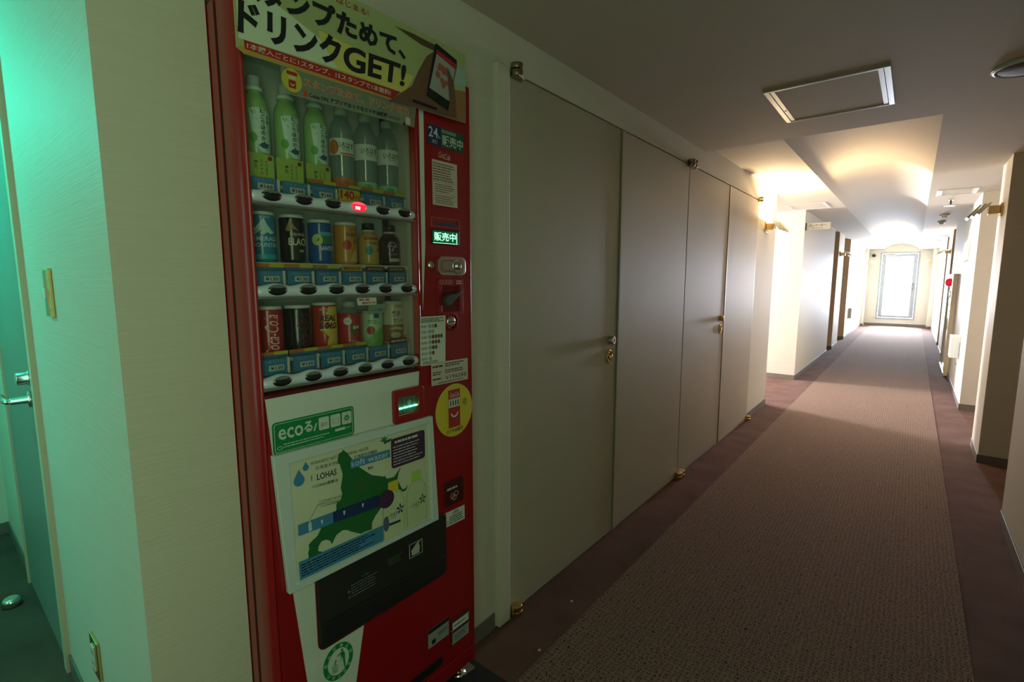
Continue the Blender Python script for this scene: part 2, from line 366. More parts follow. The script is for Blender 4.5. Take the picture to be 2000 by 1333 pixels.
# skirtings
def skirt(x0, x1, y0, y1): struct(MB().box(x0, x1, y0, y1, 0, 0.062).build('baseboard_left' if x0 < 0 else 'baseboard_right', BASE, bevel=0.002))
t_ = 0.006
for y0, y1 in ((0.245, 0.433), (1.080, 1.290), (4.89, 5.63), (7.28, 10.35), (11.02, 11.9), (13.08, 17.35)): skirt(XL, XL+t_, y0-(t_ if y0 > 5.7 else 0), y1+(t_ if y1 > 5 else 0))
skirt(-2.17, XL+t_, 0.245-t_, 0.245); skirt(-3.55, -2.89, 0.245-t_, 0.245); skirt(-3.55, -3.55+t_, -1.25, 0.245)
skirt(-4.4, XL+t_, 5.63, 5.63+t_); skirt(-4.4, XL+t_, 7.28-t_, 7.28)
skirt(-1.95, XL+t_, 11.02-t_, 11.02); skirt(-1.95, XL+t_, 13.08-t_, 13.08)
for y0, y1 in ((-4.2, 3.65),): skirt(XR+0.015-t_, XR+0.015, y0, y1)
for y0, y1 in ((4.75, 5.23), (6.63, 8.83), (11.15, 12.40), (13.08, 17.35)): skirt(XR-t_, XR, y0-t_, y1+t_)
for yy in (4.75, 6.63, 11.15, 13.08): skirt(XR-t_, 1.25, yy-t_, yy)
skirt(-1.07, 0.35, Y1-t_, Y1); skirt(XL, -1.07+t_, 17.35-t_, 17.35); skirt(0.35-t_, XR, 17.35-t_, 17.35)
# dark carpet lip of the far recesses stays plain carpet; corner bead on the lift-hall pillar
struct(MB().box(XL-0.004, XL+0.003, 7.277, 7.284, 0, 2.18).build('trim', JAMB))

# glazed end door
dr = thing('door_5', '', 'door', (-0.36, Y1, 0.19)); del dr['label']; del dr['category']; dr['kind'] = 'structure'
GR = mat('grey_aluminium', (0.34, 0.38, 0.42), 0.4, 0.3)
MB().ring(rect(-0.80,0.075,0.19,2.085), rect(-0.765,0.04,0.225,2.05), FY(Y1), -0.06, 0.02).build('door_frame', GR, dr, 0.002)
MB().ring(rect(-0.76,0.035,0.23,2.045), rect(-0.665,-0.055,0.30,1.96), FY(Y1), -0.045, 0.0).build('door_leaf', GR, dr, 0.002)
MB().box(-0.665,-0.055,Y1+0.02,Y1+0.026,0.30,1.96).build('pane', GLASS, dr)
h = MB(); h.box(-0.035,0.0,Y1-0.012,Y1,1.02,1.22); h.tube([(-0.018,Y1-0.01,1.12),(-0.018,Y1-0.06,1.12),(-0.13,Y1-0.06,1.12)],0.009); h.build('door_handle', CHR, dr)
h = MB(); h.box(-0.70,-0.45,Y1-0.05,Y1,1.985,2.03); h.tube([(-0.5,Y1-0.05,2.01),(-0.35,Y1-0.16,2.01),(-0.62,Y1-0.08,2.03)],0.008); h.build('door_closer', STEEL, dr)
t = thing('security_camera', 'small dark dome camera high beside the glazed end door', 'camera', (-0.96, Y1, 2.0))
m_ = MB(); m_.cyl((-0.96,Y1,2.03),0.035,0.02,(0,-1,0)); m_.build('mount', GREY, t); m_ = MB(); m_.lathe([(0.04,0),(0.045,0.03),(0.03,0.06),(0.005,0.07)],(-0.96,Y1-0.05,2.03),(0,-0.3,-1)); m_.build('dome', BLK, t)

# ---------------- cupboard doors of the store closets
def cup_door(i, y0, y1, latch):
    d = bpy.data.objects.new('door_%d' % i, None); COL.objects.link(d); d.location = (XL, (y0+y1)/2, 0); ORG_[d.name] = tuple(d.location); d['kind'] = 'structure'
    MB().box(-1.160, -1.124, y0, y1, 0.012, 2.002).build('door_panel', LAM, d, 0.0015)
    if latch:
        ly = y1-0.075
        k = MB(); k.lathe([(0.020,0),(0.021,0.002),(0.020,0.024),(0.017,0.027)],(-1.124,ly,1.013),(1,0,0),24); k.build('lock_cylinder', STEEL if latch == 1 else BRASS, d)
        MB().box(-1.0975,-1.0955,ly-0.0015,ly+0.0015,1.005,1.021).build('keyhole', BLK, d)
        k = MB(); k.lathe([(0.033,0),(0.035,0.003),(0.030,0.008),(0.026,0.004),(0.024,-0.002)],(-1.124,ly,0.932),(1,0,0),28,cap=False,sx=1,sy=0.85); k.lathe([(0.026,0.0),(0.026,0.001)],(-1.1245,ly,0.932),(1,0,0),28)
        k.build('recessed_pull', BRASS, d)
        k = MB(); k.lathe([(0.007,0.0),(0.011,0.006),(0.006,0.010)],(-1.1235,ly,0.926),(1,0,0),16); k.tube([(-1.118,ly-0.018,0.944),(-1.115,ly-0.008,0.932),(-1.114,ly,0.926),(-1.115,ly+0.008,0.932),(-1.118,ly+0.018,0.944)],0.004)
        k.build('pull_ring', BRASS, d)
    return d
d1 = cup_door(1, 1.369, 2.212, 1); d2 = cup_door(2, 2.244, 3.122, 0); d3 = cup_door(3, 3.132, 3.984, 2); d4 = cup_door(4, 3.992, 4.872, 0)
MB().box(-1.124, -1.116, 2.212, 2.246, 0.012, 2.002).build('meeting_strip', LAM, d2, 0.003)
MB().box(-1.126, -1.119, 3.984, 3.996, 0.012, 2.002).build('meeting_strip', BRONZE, d4, 0.002)
def pivot(y, z, up, d, m_):
    k = MB(); s_ = 1 if up else -1
    k.lathe([(0.0,0),(0.022,0),(0.022,0.018),(0.0,0.018)],(-1.106,y,z),(0,0,1),20); k.build('pivot_hinge', m_, d, 0.001)
    k = MB(); k.lathe([(0.022,0),(0.022,0.020),(0.0,0.020)],(-1.106,y,z-0.024),(0,0,1),20)
    k.prism([(-1.128,y-0.022),(-1.086,y-0.012),(-1.098,y+0.034),(-1.124,y+0.044)], lambda a,b,dd: (a,b,z-0.026+dd), 0, 0.008); k.build('pivot_arm', m_, d, 0.001)
for y, d, mm in ((1.393,d1,BRONZE),(3.105,d2,BRONZE),(3.152,d3,BRONZE),(4.858,d4,BRASS)): pivot(y, 2.012, True, d, mm)
for y, d in ((1.393,d1),(3.105,d2),(3.152,d3),(4.858,d4)): pivot(y, 0.030, False, d, BRASS)
struct(MB().box(-1.16, -1.112, 1.300, 1.365, 0.0, 2.012).build('trim_1', WALL, bevel=0.004))
struct(MB().box(-1.16, -1.126, 4.876, 4.89, 0.0, 2.012).build('trim_2', JAMB, bevel=0.001))
struct(MB().box(-1.16, -1.1255, 1.365, 4.876, 0.0, 0.010).build('trim_3', STEEL))

# ---------------- side passage door, switch, socket
sd = bpy.data.objects.new('door_6', None); COL.objects.link(sd); sd.location = (-2.65, 0.245, 0); ORG_[sd.name] = tuple(sd.location); sd['kind'] = 'structure'
MB().ring(rect(-2.885,-2.09,-0.001,2.06), rect(-2.872,-2.13,-0.0005,2.02), FY(0.245), -0.02, 0.014).build('door_frame', JAMB, sd, 0.002)
MB().box(-2.870,-2.132,0.2385,0.2449,0.008,2.018).build('door_panel', DOORG, sd, 0.001)
k = MB(); k.lathe([(0.026,0),(0.026,0.008),(0.012,0.010),(0.011,0.05)],(-2.21,0.2385,0.915),(0,-1,0),24); k.tube([(-2.21,0.195,0.915),(-2.215,0.182,0.915),(-2.235,0.178,0.915),(-2.33,0.178,0.915)],0.009); k.build('door_handle', CHR, sd)
k = MB(); k.lathe([(0.024,0),(0.024,0.004),(0.020,0.005),(0.020,0.030),(0.017,0.032)],(-2.21,0.2385,0.985),(0,-1,0),24); k.build('thumb_turn', CHR, sd)
k = MB(); k.lathe([(0.03,0),(0.028,0.03),(0.02,0.035)],(-2.72,0.165,0),(0,0,1),20); tag(k.build('door_stop', CHR), 'small steel dome door stop on the floor by the side passage door', 'door stop')
t = thing('light_switch', 'brass light switch plate with a white rocker on the green-lit wall', 'switch', (-1.72,0.245,1.27))
MB().box(-1.765,-1.685,0.237,0.245,1.205,1.330).build('plate', BRASS, t, 0.002); MB().box(-1.738,-1.714,0.232,0.237,1.255,1.278).build('rocker', WHT, t, 0.001); MB().box(-1.740,-1.710,0.2355,0.237,1.21,1.325).build('insert', BRONZE, t)
t = thing('power_outlet', 'brass power outlet plate low on the green-lit wall near the corner', 'outlet', (-1.65,0.245,0.28))
MB().box(-1.680,-1.605,0.237,0.245,0.235,0.345).build('plate', BRASS, t, 0.002)
MB().box(-1.657,-1.628,0.234,0.237,0.255,0.325).build('socket', WPAP, t, 0.001)
for a, b in ((-1.650,0.300),(-1.638,0.300),(-1.650,0.268),(-1.638,0.268)): MB().box(a,a+0.002,0.2335,0.234,b,b+0.012).build('pin_hole', BLK, t)
t = thing('exit_lamp', 'green glowing exit lamp box under the side passage ceiling', 'lamp', (-2.75,-0.35,2.14))
MB().box(-2.77,-2.73,-0.5,-0.2,2.08,2.14).build('housing', WHT, t, 0.003); MB().box(-2.765,-2.735,-0.49,-0.21,2.07,2.08).build('lens', mat('green_lens',(0.0,0.5,0.3),0.3,emit=(0.01,0.95,0.6),es=3), t)
# ---------------- ceiling fittings
def hatch(name, label, x0, x1, y0, y1, z, fr=0.02, group=None, fm=WHT):
    t = thing(name, label, 'hatch', ((x0+x1)/2,(y0+y1)/2,z), 'ceiling hatches')
    FZ = lambda a,b,d: (a,b,z-d)
    MB().ring([(x0,y0),(x0,y1),(x1,y1),(x1,y0)], [(x0+fr,y0+fr*0.35),(x0+fr,y1-fr*0.35),(x1-fr,y1-fr*0.35),(x1-fr,y0+fr*0.35)], FZ, 0, 0.006).build('frame', fm, t, 0.001)
    MB().ring([(x0+fr*1.1,y0+fr*0.55),(x0+fr*1.1,y1-fr*0.55),(x1-fr*1.1,y1-fr*0.55),(x1-fr*1.1,y0+fr*0.55)], [(x0+fr*1.9,y0+fr*0.9),(x0+fr*1.9,y1-fr*0.9),(x1-fr*1.9,y1-fr*0.9),(x1-fr*1.9,y0+fr*0.9)], FZ, 0, 0.004).build('inner_frame', fm, t)
    MB().box(x0+fr*1.1,x1-fr*1.1,y0+fr*0.7,y1-fr*0.7,z-0.002,z).build('panel', CEIL, t)
    MB().cyl((x0+fr*1.4,y0+(y1-y0)*0.62,z-0.006),0.004,0.004).build('latch', BRONZE, t)
hatch('ceiling_hatch', 'nearest ceiling access hatch with white metal frame', -0.594,-0.136,2.53,3.07,ZC, 0.022)
hatch('ceiling_hatch', 'white framed ceiling hatch left of the vault over the lift hall opening', -1.26,-0.85,6.68,7.2,2.18)
hatch('ceiling_hatch', 'white framed ceiling hatch right of the vault further down the corridor', 0.105,0.40,6.25,6.62,ZC)
hatch('ceiling_hatch', 'small far ceiling hatch right of the vault before the end door', 0.12,0.38,13.9,14.4,ZC)
t = thing('ceiling_speaker', 'round dark grille ceiling speaker at the right edge of the photo', 'speaker', (0.285,2.87,ZC))
k = MB(); k.lathe([(0.108,0),(0.110,-0.006),(0.098,-0.014),(0.094,-0.010)],(0.285,2.87,ZC),(0,0,1),40,cap=False); k.build('rim', WHT, t)
k = MB(); k.lathe([(0.095,0),(0.09,-0.012),(0.05,-0.018),(0.001,-0.020)],(0.285,2.87,ZC),(0,0,1),40); k.build('grille', mat('grille_brown',(0.10,0.08,0.065),0.7,bump=(900,0.8)), t)
t = thing('sprinkler', 'small dark ceiling sprinkler ahead of the downlight', 'sprinkler', (0.235,7.03,ZC))
k = MB(); k.cyl((0.235,7.03,ZC-0.01),0.022,0.01); k.build('flange', CHR, t); k = MB(); k.cyl((0.235,7.03,ZC-0.05),0.008,0.04); k.cyl((0.235,7.03,ZC-0.052),0.018,0.003); k.build('head', BLK, t)
WARM = (1.0, 0.72, 0.42)
t = thing('downlight', 'recessed warm ceiling downlight with white rim, switched on', 'lamp', (0.25,7.60,ZC))
k = MB(); k.lathe([(0.055,0),(0.055,-0.004),(0.043,-0.004),(0.040,0)],(0.25,7.60,ZC),(0,0,1),28,cap=False); k.build('rim', WHT, t)
MB().lathe([(0.041,-0.001),(0.041,-0.0015)],(0.25,7.60,ZC),(0,0,1),24).build('bulb', mat('warm_glow',(1,0.9,0.7),0.5,emit=(1,0.82,0.55),es=14), t)
l = light('SPOT','downlight_light',(0.25,7.60,ZC-0.02),36,WARM,(0,0,0),(0.03,),1.9)
for lab, yy, r in (('round white smoke detector behind the downlight', 8.60, 0.05), ('furthest round smoke detector on the right ceiling strip', 9.55, 0.045)):
    t = thing('smoke_detector', lab, 'detector', (0.24,yy,ZC), 'smoke detectors'); k = MB(); k.lathe([(r,0),(r,-0.012),(r*0.95,-0.018)],(0.24,yy,ZC)); k.build('base', WHT, t)
    k = MB(); k.lathe([(r*0.6,-0.018),(r*0.55,-0.035),(r*0.2,-0.040)],(0.24,yy,ZC)); k.build('sensor', CREAM, t)

# ---------------- wall sconces : brass box, three glass fins
FROST = mat('frosted_glass_fin', (0.85,0.88,0.80), 0.2, coat=0.5)
def sconce(label, x, y, z, s, on=0, col=WARM, lenx=1.0):   # s=+1 mounted on the left wall, -1 on the right wall
    t = thing('wall_sconce', label, 'lamp', (x,y,z), 'brass wall sconces')
    X = lambda a: x + s*a
    def bx(a0,a1,y0,y1,z0,z1): return MB().box(min(X(a0),X(a1)),max(X(a0),X(a1)),y0,y1,z0,z1)
    bx(0,0.012,y-0.06,y+0.06,z-0.05,z+0.045).build('backplate', BRASS, t, 0.002)
    bx(0.012,0.075,y-0.05,y+0.05,z-0.028,z+0.030).build('lamp_box', BRASS, t, 0.003)
    for i in range(3):
        a = 0.066 + i*0.026; k = MB(); zz = z + 0.012 - i*0.006
        v = [(X(a-0.006),zz+0.036),(X(a+0.006),zz+0.040),(X(a+0.072),zz-0.034-0.006*i),(X(a+0.058),zz-0.044-0.006*i)]
        if s < 0: v = v[::-1]
        k.prism([(p[0],p[1]) for p in v], lambda a_,b_,d_: (a_, y+0.075-d_*0.15, b_), 0, 1); k.build('glass_fin', FROST, t, 0.001)
    MB().box(min(X(0.02),X(0.065)),max(X(0.02),X(0.065)),y-0.04,y+0.04,z+0.030,z+0.033).build('bulb', mat('sconce_bulb_on',(1,0.9,0.7),0.4,emit=(1,0.80,0.50),es=30) if on else FROST, t)
    if on: light('AREA','sconce_light',(X(0.045),y,z+0.052),on,col,(PI,0,0),(0.05,0.09))
    return t
sconce('lit brass sconce on the end of the left wall beside the closet doors', XL, 5.22, 1.80, 1, 55)
sconce('unlit brass and glass sconce on the near right pillar', XR, 5.02, 1.80, -1)
sconce('small sconce on the far left pillar between two door recesses', XL, 11.35, 1.79, 1)
sconce('lit sconce on the far right pillar with a glow above it', XR, 11.55, 1.79, -1, 26)
sconce('sconce left of the glazed end door', -1.07, 17.6, 1.80, 1)
sconce('sconce right of the glazed end door', 0.35, 17.6, 1.80, -1)

# ---------------- signs and boxes on the walls
t = thing('elevator_sign', 'flat projecting sign reading elevator in Japanese on the lift hall pillar', 'sign', (XL,7.35,1.97))
MB().box(XL,-0.86,7.345,7.36,1.934,2.018).build('board', mat('sign_cream',(0.60,0.58,0.50),0.4), t, 0.001)
MB().box(XL-0.001,XL+0.012,7.342,7.363,1.930,2.022).build('bracket', BLK, t)
k = MB(); text(k,'エレベーター',(-1.09,-0.91,1.972,2.005),FY(7.345),0.001,0.02); text(k,'ELEVATOR',(-1.06,-0.94,1.946,1.961),FY(7.345),0.001); k.build('lettering', INK, t)
t = thing('notice_plate', 'white square notice plate on the right wall above the phone box', 'sign', (XR,7.75,1.6))
MB().box(XR-0.022,XR,7.45,8.02,1.52,1.74).build('plate', WHT, t, 0.004)
t = thing('emergency_light_box', 'white wall box low on the right wall nearer than the fire cabinet', 'box', (XR,7.35,0.55))
MB().box(XR-0.085,XR,7.30,7.50,0.44,0.69).build('case', WHT, t, 0.008); MB().box(XR-0.01,XR,7.28,7.30,0.45,0.62).build('side_bracket', GREY, t)
MB().cyl((XR-0.002,7.62,0.34),0.012,0.004,(-1,0,0)).build('screw_cap', GREY, t)
t = thing('fire_hydrant_cabinet', 'cream fire hydrant cabinet with red alarm lamp in the right wall', 'cabinet', (XR,9.4,0))
MB().ring([(-a,b) for a,b in [(8.83,0.01),(8.83,1.385),(9.98,1.385),(9.98,0.01)]][::-1], [(-a,b) for a,b in [(8.93,0.06),(8.93,1.33),(9.93,1.33),(9.93,0.06)]][::-1], FXn(XR), 0, 0.05).build('frame', CREAM, t, 0.003)
MB().box(XR-0.03,XR,8.93,9.93,0.06,0.95).build('cabinet_door', mat('glossy_white_door',(0.7,0.7,0.66),0.12,coat=0.6), t, 0.002)
MB().box(XR-0.03,XR,8.93,9.93,0.96,1.33).build('alarm_panel', WHT, t, 0.002)
k = MB(); k.lathe([(0.055,0),(0.057,0.02),(0.052,0.045),(0.036,0.064),(0.001,0.072)],(XR-0.03,9.55,1.27),(-1,0,0),24); k.build('alarm_lamp', mat('red_lamp_lens',(0.6,0.01,0.03),0.15,emit=(1,0.02,0.05),es=0.5), t)
k = MB(); k.cyl((XR-0.03,9.55,1.10),0.05,0.012,(-1,0,0)); k.build('alarm_speaker', BLK, t)
k = MB(); k.cyl((XR-0.03,9.30,1.10),0.03,0.012,(-1,0,0)); k.build('call_button', REDI, t)
MB().box(XR-0.045,XR-0.03,9.02,9.08,0.50,0.62).build('door_handle', CHR, t, 0.003)
MB().box(XR-0.055,XR-0.0,8.85,9.96,0.01,0.05).build('kick_plate', CHR, t, 0.003)
t = thing('intercom_panel', 'white wall fitting low on the far left wall past the recesses', 'panel', (XL,13.9,0.55))
MB().box(XL,XL+0.06,13.8,14.0,0.42,0.66).build('case', WHT, t, 0.006)
# dark rubber mat in front of the machine
t = tag(MB().prism(rrect(-1.10,-0.55,0.30,1.122,0.01), lambda a,b,d:(a,b,d), 0.0, 0.007).build('floor_mat', RUB, bevel=0.002), 'black rubber mat on the floor under the front of the vending machine', 'mat')
for i,(x,y) in enumerate(((-0.935,1.30),(-0.73,1.165),(-0.99,1.60))):
    tag(MB().prism([(x,y),(x+0.008,y-0.002),(x+0.010,y+0.006),(x+0.003,y+0.010)], lambda a,b,d:(a,b,d), 0.0006, 0.002).build('paper_scrap', WPAP), ('tiny white paper scrap on the brown carpet by the machine foot','tiny white paper scrap on the brown carpet nearest the camera','tiny white paper scrap on the carpet below the first closet door')[i], 'scrap', 'paper scraps on the carpet')

# ================================================================== VENDING MACHINE
XF = -1.02
Y0, YW0, YW1, Y9 = 0.434, 0.450, 0.868, 1.064
ZB, ZT, ZW0, ZW1 = 0.085, 1.84, 1.062, 1.77
F = FX(XF)
vm = thing('vending_machine', 'red slim drinks vending machine standing in the wall niche', 'vending machine', (-1.4,0.75,0))
def P(mb, name, m, bevel=0, label=None, parent=vm, stuff=False): return mb.build(name, m, parent, bevel, label, stuff)
k = MB().box(-1.72,-1.152,Y0+0.001,Y9,ZB,ZT); k.box(-1.152,-1.098,Y0+0.001,YW0-0.013,ZB,ZT); k.box(-1.152,-1.098,YW1+0.013,Y9,ZB,ZT); k.box(-1.152,-1.098,YW0-0.013,YW1+0.013,ZB,ZW0-0.002); k.box(-1.152,-1.098,YW0-0.013,YW1+0.013,ZW1+0.001,ZT); P(k, 'cabinet', RED)
P(MB().box(-1.098,-1.083,Y0+0.006,YW0-0.013,ZB+0.01,ZT-0.005).box(-1.098,-1.083,YW1+0.013,Y9-0.01,ZB+0.01,ZT-0.005), 'gasket', RUB)
# door shell: rounded left edge swept vertically, plus front with window opening
prof = [(-1.083,Y0)] + [(-1.060 + (XF+1.060)*math.sin(t), YW0 - (YW0-Y0)*math.cos(t)) for t in [PI/2*k/20 for k in range(21)]]
prof += [(XF,YW0+0.001),(-1.083,YW0+0.001)]
sh = MB(); sh.prism(prof[::-1], lambda a,b,d:(a,b,d), ZB, ZT)
P(sh, 'door_edge', RED)
sh = MB()
def fb(y0,y1,z0,z1,d0,d1,mb=None,mi=0): mb = mb or MB(); return mb.box(XF+d0,XF+d1,y0,y1,z0,z1,mi)
fb(YW0,Y9,ZB,ZW0,-0.063,0,sh); fb(YW0,Y9,ZW1,ZT,-0.063,0,sh); fb(YW1,Y9,ZW0,ZW1,-0.063,0,sh)
P(sh, 'door_panel', RED, 0.0)
P(MB().box(XF-0.063, XF+0.001, Y9, Y9+0.003, ZB, ZT), 'edge_trim', RED, 0.001)
P(fb(0.862,0.869,ZW0,ZW1,-0.02,0.004), 'window_trim', RED, 0.002)
P(MB().prism([(0.8795,1.22),(0.893,1.40),(0.896,1.76),(0.8805,1.76)], F, 0.0004, 0.001), 'white_stripe', WPAP, 0, 'white tapering stripe')
# display cavity
IN = mat('display_liner', (0.66,0.76,0.70), 0.6); INS = mat('display_side', (0.88,0.84,0.70), 0.5)
c = MB(); c.box(-1.150,-1.146,YW0-0.01,YW1+0.012,ZW0,ZW1,0); c.box(-1.146,XF-0.02,YW0-0.012,YW0-0.001,ZW0,ZW1,0)
c.box(-1.146,XF-0.063,YW0,YW1+0.012,ZW1-0.004,ZW1,0)
P(c,'display_liner',IN)
P(MB().box(-1.146,XF-0.003,YW1-0.003,YW1-0.0005,ZW0,ZW1), 'display_side_panel', INS)
P(MB().box(-1.144,-1.134,0.850,0.862,ZW0,ZW1), 'display_post', NAVY)
for z in (1.500, 1.338, 1.130): P(MB().box(-1.146,-1.062,YW0,YW1+0.004,z-0.008,z), 'display_shelf', IN, 0.001)
P(MB().box(-1.0365,-1.0335,YW0-0.001,YW1+0.002,ZW0,ZW1), 'display_glass', GLASS)

ROWS = [ (1.467, 1.500, [0.490,0.558,0.626,0.693,0.760,0.826], ['160','160','160','140','110','110']),
         (1.277, 1.338, [0.491,0.558,0.626,0.694,0.761,0.828], ['130','130','130','130','150','140']),
         (1.086, 1.130, [0.490,0.560,0.627,0.694,0.760,0.827], ['130','130','130','130','130','130']) ]
BDK = mat('button_black', (0.012,0.012,0.012), 0.2, coat=0.5); BGR = mat('button_grey', (0.16,0.17,0.16), 0.3)
BRD = mat('button_red_lit', (0.5,0.01,0.02), 0.3, emit=(1,0.02,0.05), es=0.9); BRD2 = mat('button_red_glow', (0.5,0.01,0.02), 0.3, emit=(1,0.05,0.08), es=2.2)
for r, (zr, zs, ys, prices) in enumerate(ROWS):
    rb = MB(); vs = []; fs = []; ny = 96; nc = 16
    for i in range(ny+1):
        y = YW0-0.001 + (YW1-YW0+0.0)*i/ny
        bmp = max(math.exp(-((y-q)/0.020)**2) for q in ys)
        edge = min(1, (min(i, ny-i)+1)/3.0)**0.5
        for k in range(nc):
            t = 2*PI*k/nc; rz = (0.0095 + 0.0055*bmp*(1 if math.sin(t) > 0 else 0.15))*edge + 0.002; rx = (0.013+0.002*bmp)*edge
            vs.append((XF-0.012+rx*math.cos(t), y, zr + rz*math.sin(t)))
    for i in range(ny):
        for k in range(nc): kk=(k+1)%nc; fs.append((i*nc+k, (i+1)*nc+k, (i+1)*nc+kk, i*nc+kk))
    fs.append(list(range(nc))); fs.append([ny*nc+k for k in range(nc)][::-1])
    rb.add(vs, fs, 0, True); rail = P(rb, 'button_rail', RAIL)
    P(MB().box(XF-0.030,XF-0.004,YW0,YW1,zr-0.016,zr-0.011), 'rail_lip', STEEL, 0.001, parent=rail)
    for j, y in enumerate(ys):
        b = MB(); vs = []; fs = []; na, nr = 28, 5
        lit = (r == 0 and j == 3)
        for a in range(nr+1):
            q = a/nr; dep = 0.0045*math.sqrt(max(0,1-q*q))
            for k in range(na):
                t = 2*PI*k/na; vs.append((XF+0.0015+dep, y+0.0205*q*math.cos(t), zr+0.003+0.0108*q*math.sin(t)*(1 if math.sin(t)>0 else 1.05)))
        for a in range(nr):
            for k in range(na): kk=(k+1)%na; fs.append((a*na+k,(a+1)*na+k,(a+1)*na+kk,a*na+kk))
        b.add(vs, fs, 0, True)
        for i, f_ in enumerate(b.f):
            if sum(b.v[q][2] for q in f_)/4 > zr+0.0075: b.mi[i] = 1
        bo = b.build('button', [BRD,BRD2] if lit else [BDK,BGR], rail)
        if lit:
            bo['label'] = 'red lit sold-out button'
            k = MB(); text(k,'売切',(y-0.014,y-0.001,zr-0.005,zr+0.003),F,0.0068,0.02); k.build('button_lettering', mat('red_white_glow',(1,0.7,0.7),0.5,emit=(1,0.6,0.6),es=3), rail)
    # price cards and bands behind the glass
    FC = FX(-1.048)
    top = {0:1.5080,1:1.320,2:1.134}[r]; bot = {0:1.476,1:1.288,2:1.099}[r]
    for j, y in enumerate(ys):
        yc = y*0.985+0.006
        if r == 0 and j == 3:
            pc = P(MB().prism(rect(yc-0.030,yc+0.026,bot+0.004,top+0.002), FC, 0.001, 0.002), 'price_card', YEL, 0, 'yellow offer price card')
            k = MB(); text(k,'140',(yc-0.026,yc+0.010,bot+0.0125,top),FC,0.0028,0.03); text(k,'円',(yc+0.012,yc+0.024,bot+0.0125,bot+0.023),FC,0.0028,0.02); k.build('price_lettering', REDI, pc); continue
        pc = P(MB().prism(rect(yc-0.028,yc+0.027,bot,top), FC, 0, 0.001), 'price_card', BLUEI)
        pt = MB().prism(rect(yc-0.012,yc+0.020,bot+0.0090,bot+0.0205), FC, 0.001, 0.002).build('price_tag', WPAP, pc)
        k = MB(); text(k,'¥'+prices[j],(yc-0.0095,yc+0.0175,bot+0.0110,bot+0.0187),FC,0.0024,0.02); k.build('price_lettering', INK, pc)
        k = MB(); text(k,'つめた〜い',(yc-0.022,yc+0.022,top-0.0095,top-0.002),FC,0.0016,0.0); k.build('card_lettering', mat('pale_blue_ink',(0.28,0.46,0.60),0.5), pc)
        P(MB().prism(rect(yc+0.028,yc+0.0335,bot,top), FC, -0.001, 0.001), 'card_divider', WHT)
    FB = FX(-1.052)
    for j, y in enumerate(ys):
        yc = y*0.985+0.006
        if r == 0 and j < 2: continue
        z0 = {0:1.5080,1:1.320,2:1.134}[r]
        if r == 1 and j >= 3:
            P(MB().prism(rect(yc-0.028,yc+0.027,z0+0.002,z0+0.014), FB, 0, 0.001), 'product_strip', GOLD if j == 3 else BROWN)
            k = MB(); text(k, '挽きたての一杯' if j == 3 else 'まろやかミルク', (yc-0.022,yc+0.021,z0+0.005,z0+0.011), FB, 0.0015, 0.02); P(k,'strip_lettering', INK if j == 3 else CREAM); continue
        if r == 2 and j == 5:
            P(MB().prism(rect(yc-0.028,yc+0.027,z0,z0+0.014), FB, 0, 0.001), 'product_strip', BROWN); k = MB(); micro(k,yc-0.024,yc+0.025,z0+0.003,z0+0.011,1,FB,0.0015,0.6); P(k,'small_print',CREAM,stuff=True); continue
        if r == 2 and j == 4: continue
        P(MB().prism(rect(yc-0.033,yc+0.033,z0,z0+0.007), FB, 0, 0.001), 'product_strip', TEALI)
        k = MB(); k.prism(rect(yc-0.033,yc+0.002,z0+0.007,z0+0.0145), FB, 0, 0.001, 0); k.prism(rect(yc+0.002,yc+0.033,z0+0.007,z0+0.0145), FB, 0, 0.001, 1); P(k,'product_strip',[ORG,YEL])
        k = MB(); micro(k,yc-0.028,yc+0.026,z0+0.002,z0+0.006,1,FB,0.0015,0.5,seed=j); P(k,'small_print',BLUEI,stuff=True)
# small stickers over row three
k = MB().prism(rrect(0.688,0.742,1.240,1.258,0.003), FX(-1.0335), 0, 0.001); s_ = P(k,'sticker',WPAP,0,'white sticker with red lettering')
k = MB(); text(k,'香料保存料',(0.692,0.722,1.250,1.256),FX(-1.0325),0.0004,0.03); text(k,'着色料不使用',(0.700,0.738,1.242,1.248),FX(-1.0325),0.0004,0.03); k.build('sticker_lettering', REDI, s_)
k = MB().prism(rrect(0.737,0.790,1.218,1.240,0.003), FX(-1.060), 0, 0.001); s_ = P(k,'sticker',mat('pale_green_paper',(0.40,0.55,0.45),0.5),0,'pale green sticker')
k = MB(); text(k,'ヘルシー糖類オフ',(0.741,0.786,1.221,1.229),FX(-1.059),0.0004,0.02); k.build('sticker_lettering', GREENI, s_)

# ---------------- lower front
wp = [(0.452,1.056),(0.470,0.80),(0.487,0.604),(0.508,0.377),(0.535,0.13),(0.600,0.13),(0.633,0.291),(0.661,0.428),(0.68,0.60),(0.855,0.62),(0.858,1.019),(0.861,1.0605)]
P(MB().prism(wp, F, 0, 0.0015), 'front_panel', WHT, 0, 'white lower front panel')
P(MB().prism(rect(0.450,0.866,1.057,1.063), F, 0, 0.003), 'window_foot_bar', REDD, 0.001)  # dark red bar along the foot of the display window
el = P(MB().prism(rrect(0.462,0.656,0.933,1.003,0.008), F, 0.0015, 0.0022), 'eco_label', GREENI, 0, 'green eco label')
k = MB(); k.ring(rrect(0.4655,0.6525,0.9365,0.9995,0.006), rrect(0.4665,0.6515,0.9375,0.9985,0.0055), F, 0.0022, 0.0026)
text(k,'eco',(0.474,0.529,0.963,0.987),F,0.0028,0.015); text(k,'る',(0.531,0.551,0.966,0.991),F,0.0028,0.03); text(k,'/',(0.552,0.562,0.965,0.982),F,0.0028,0.03)
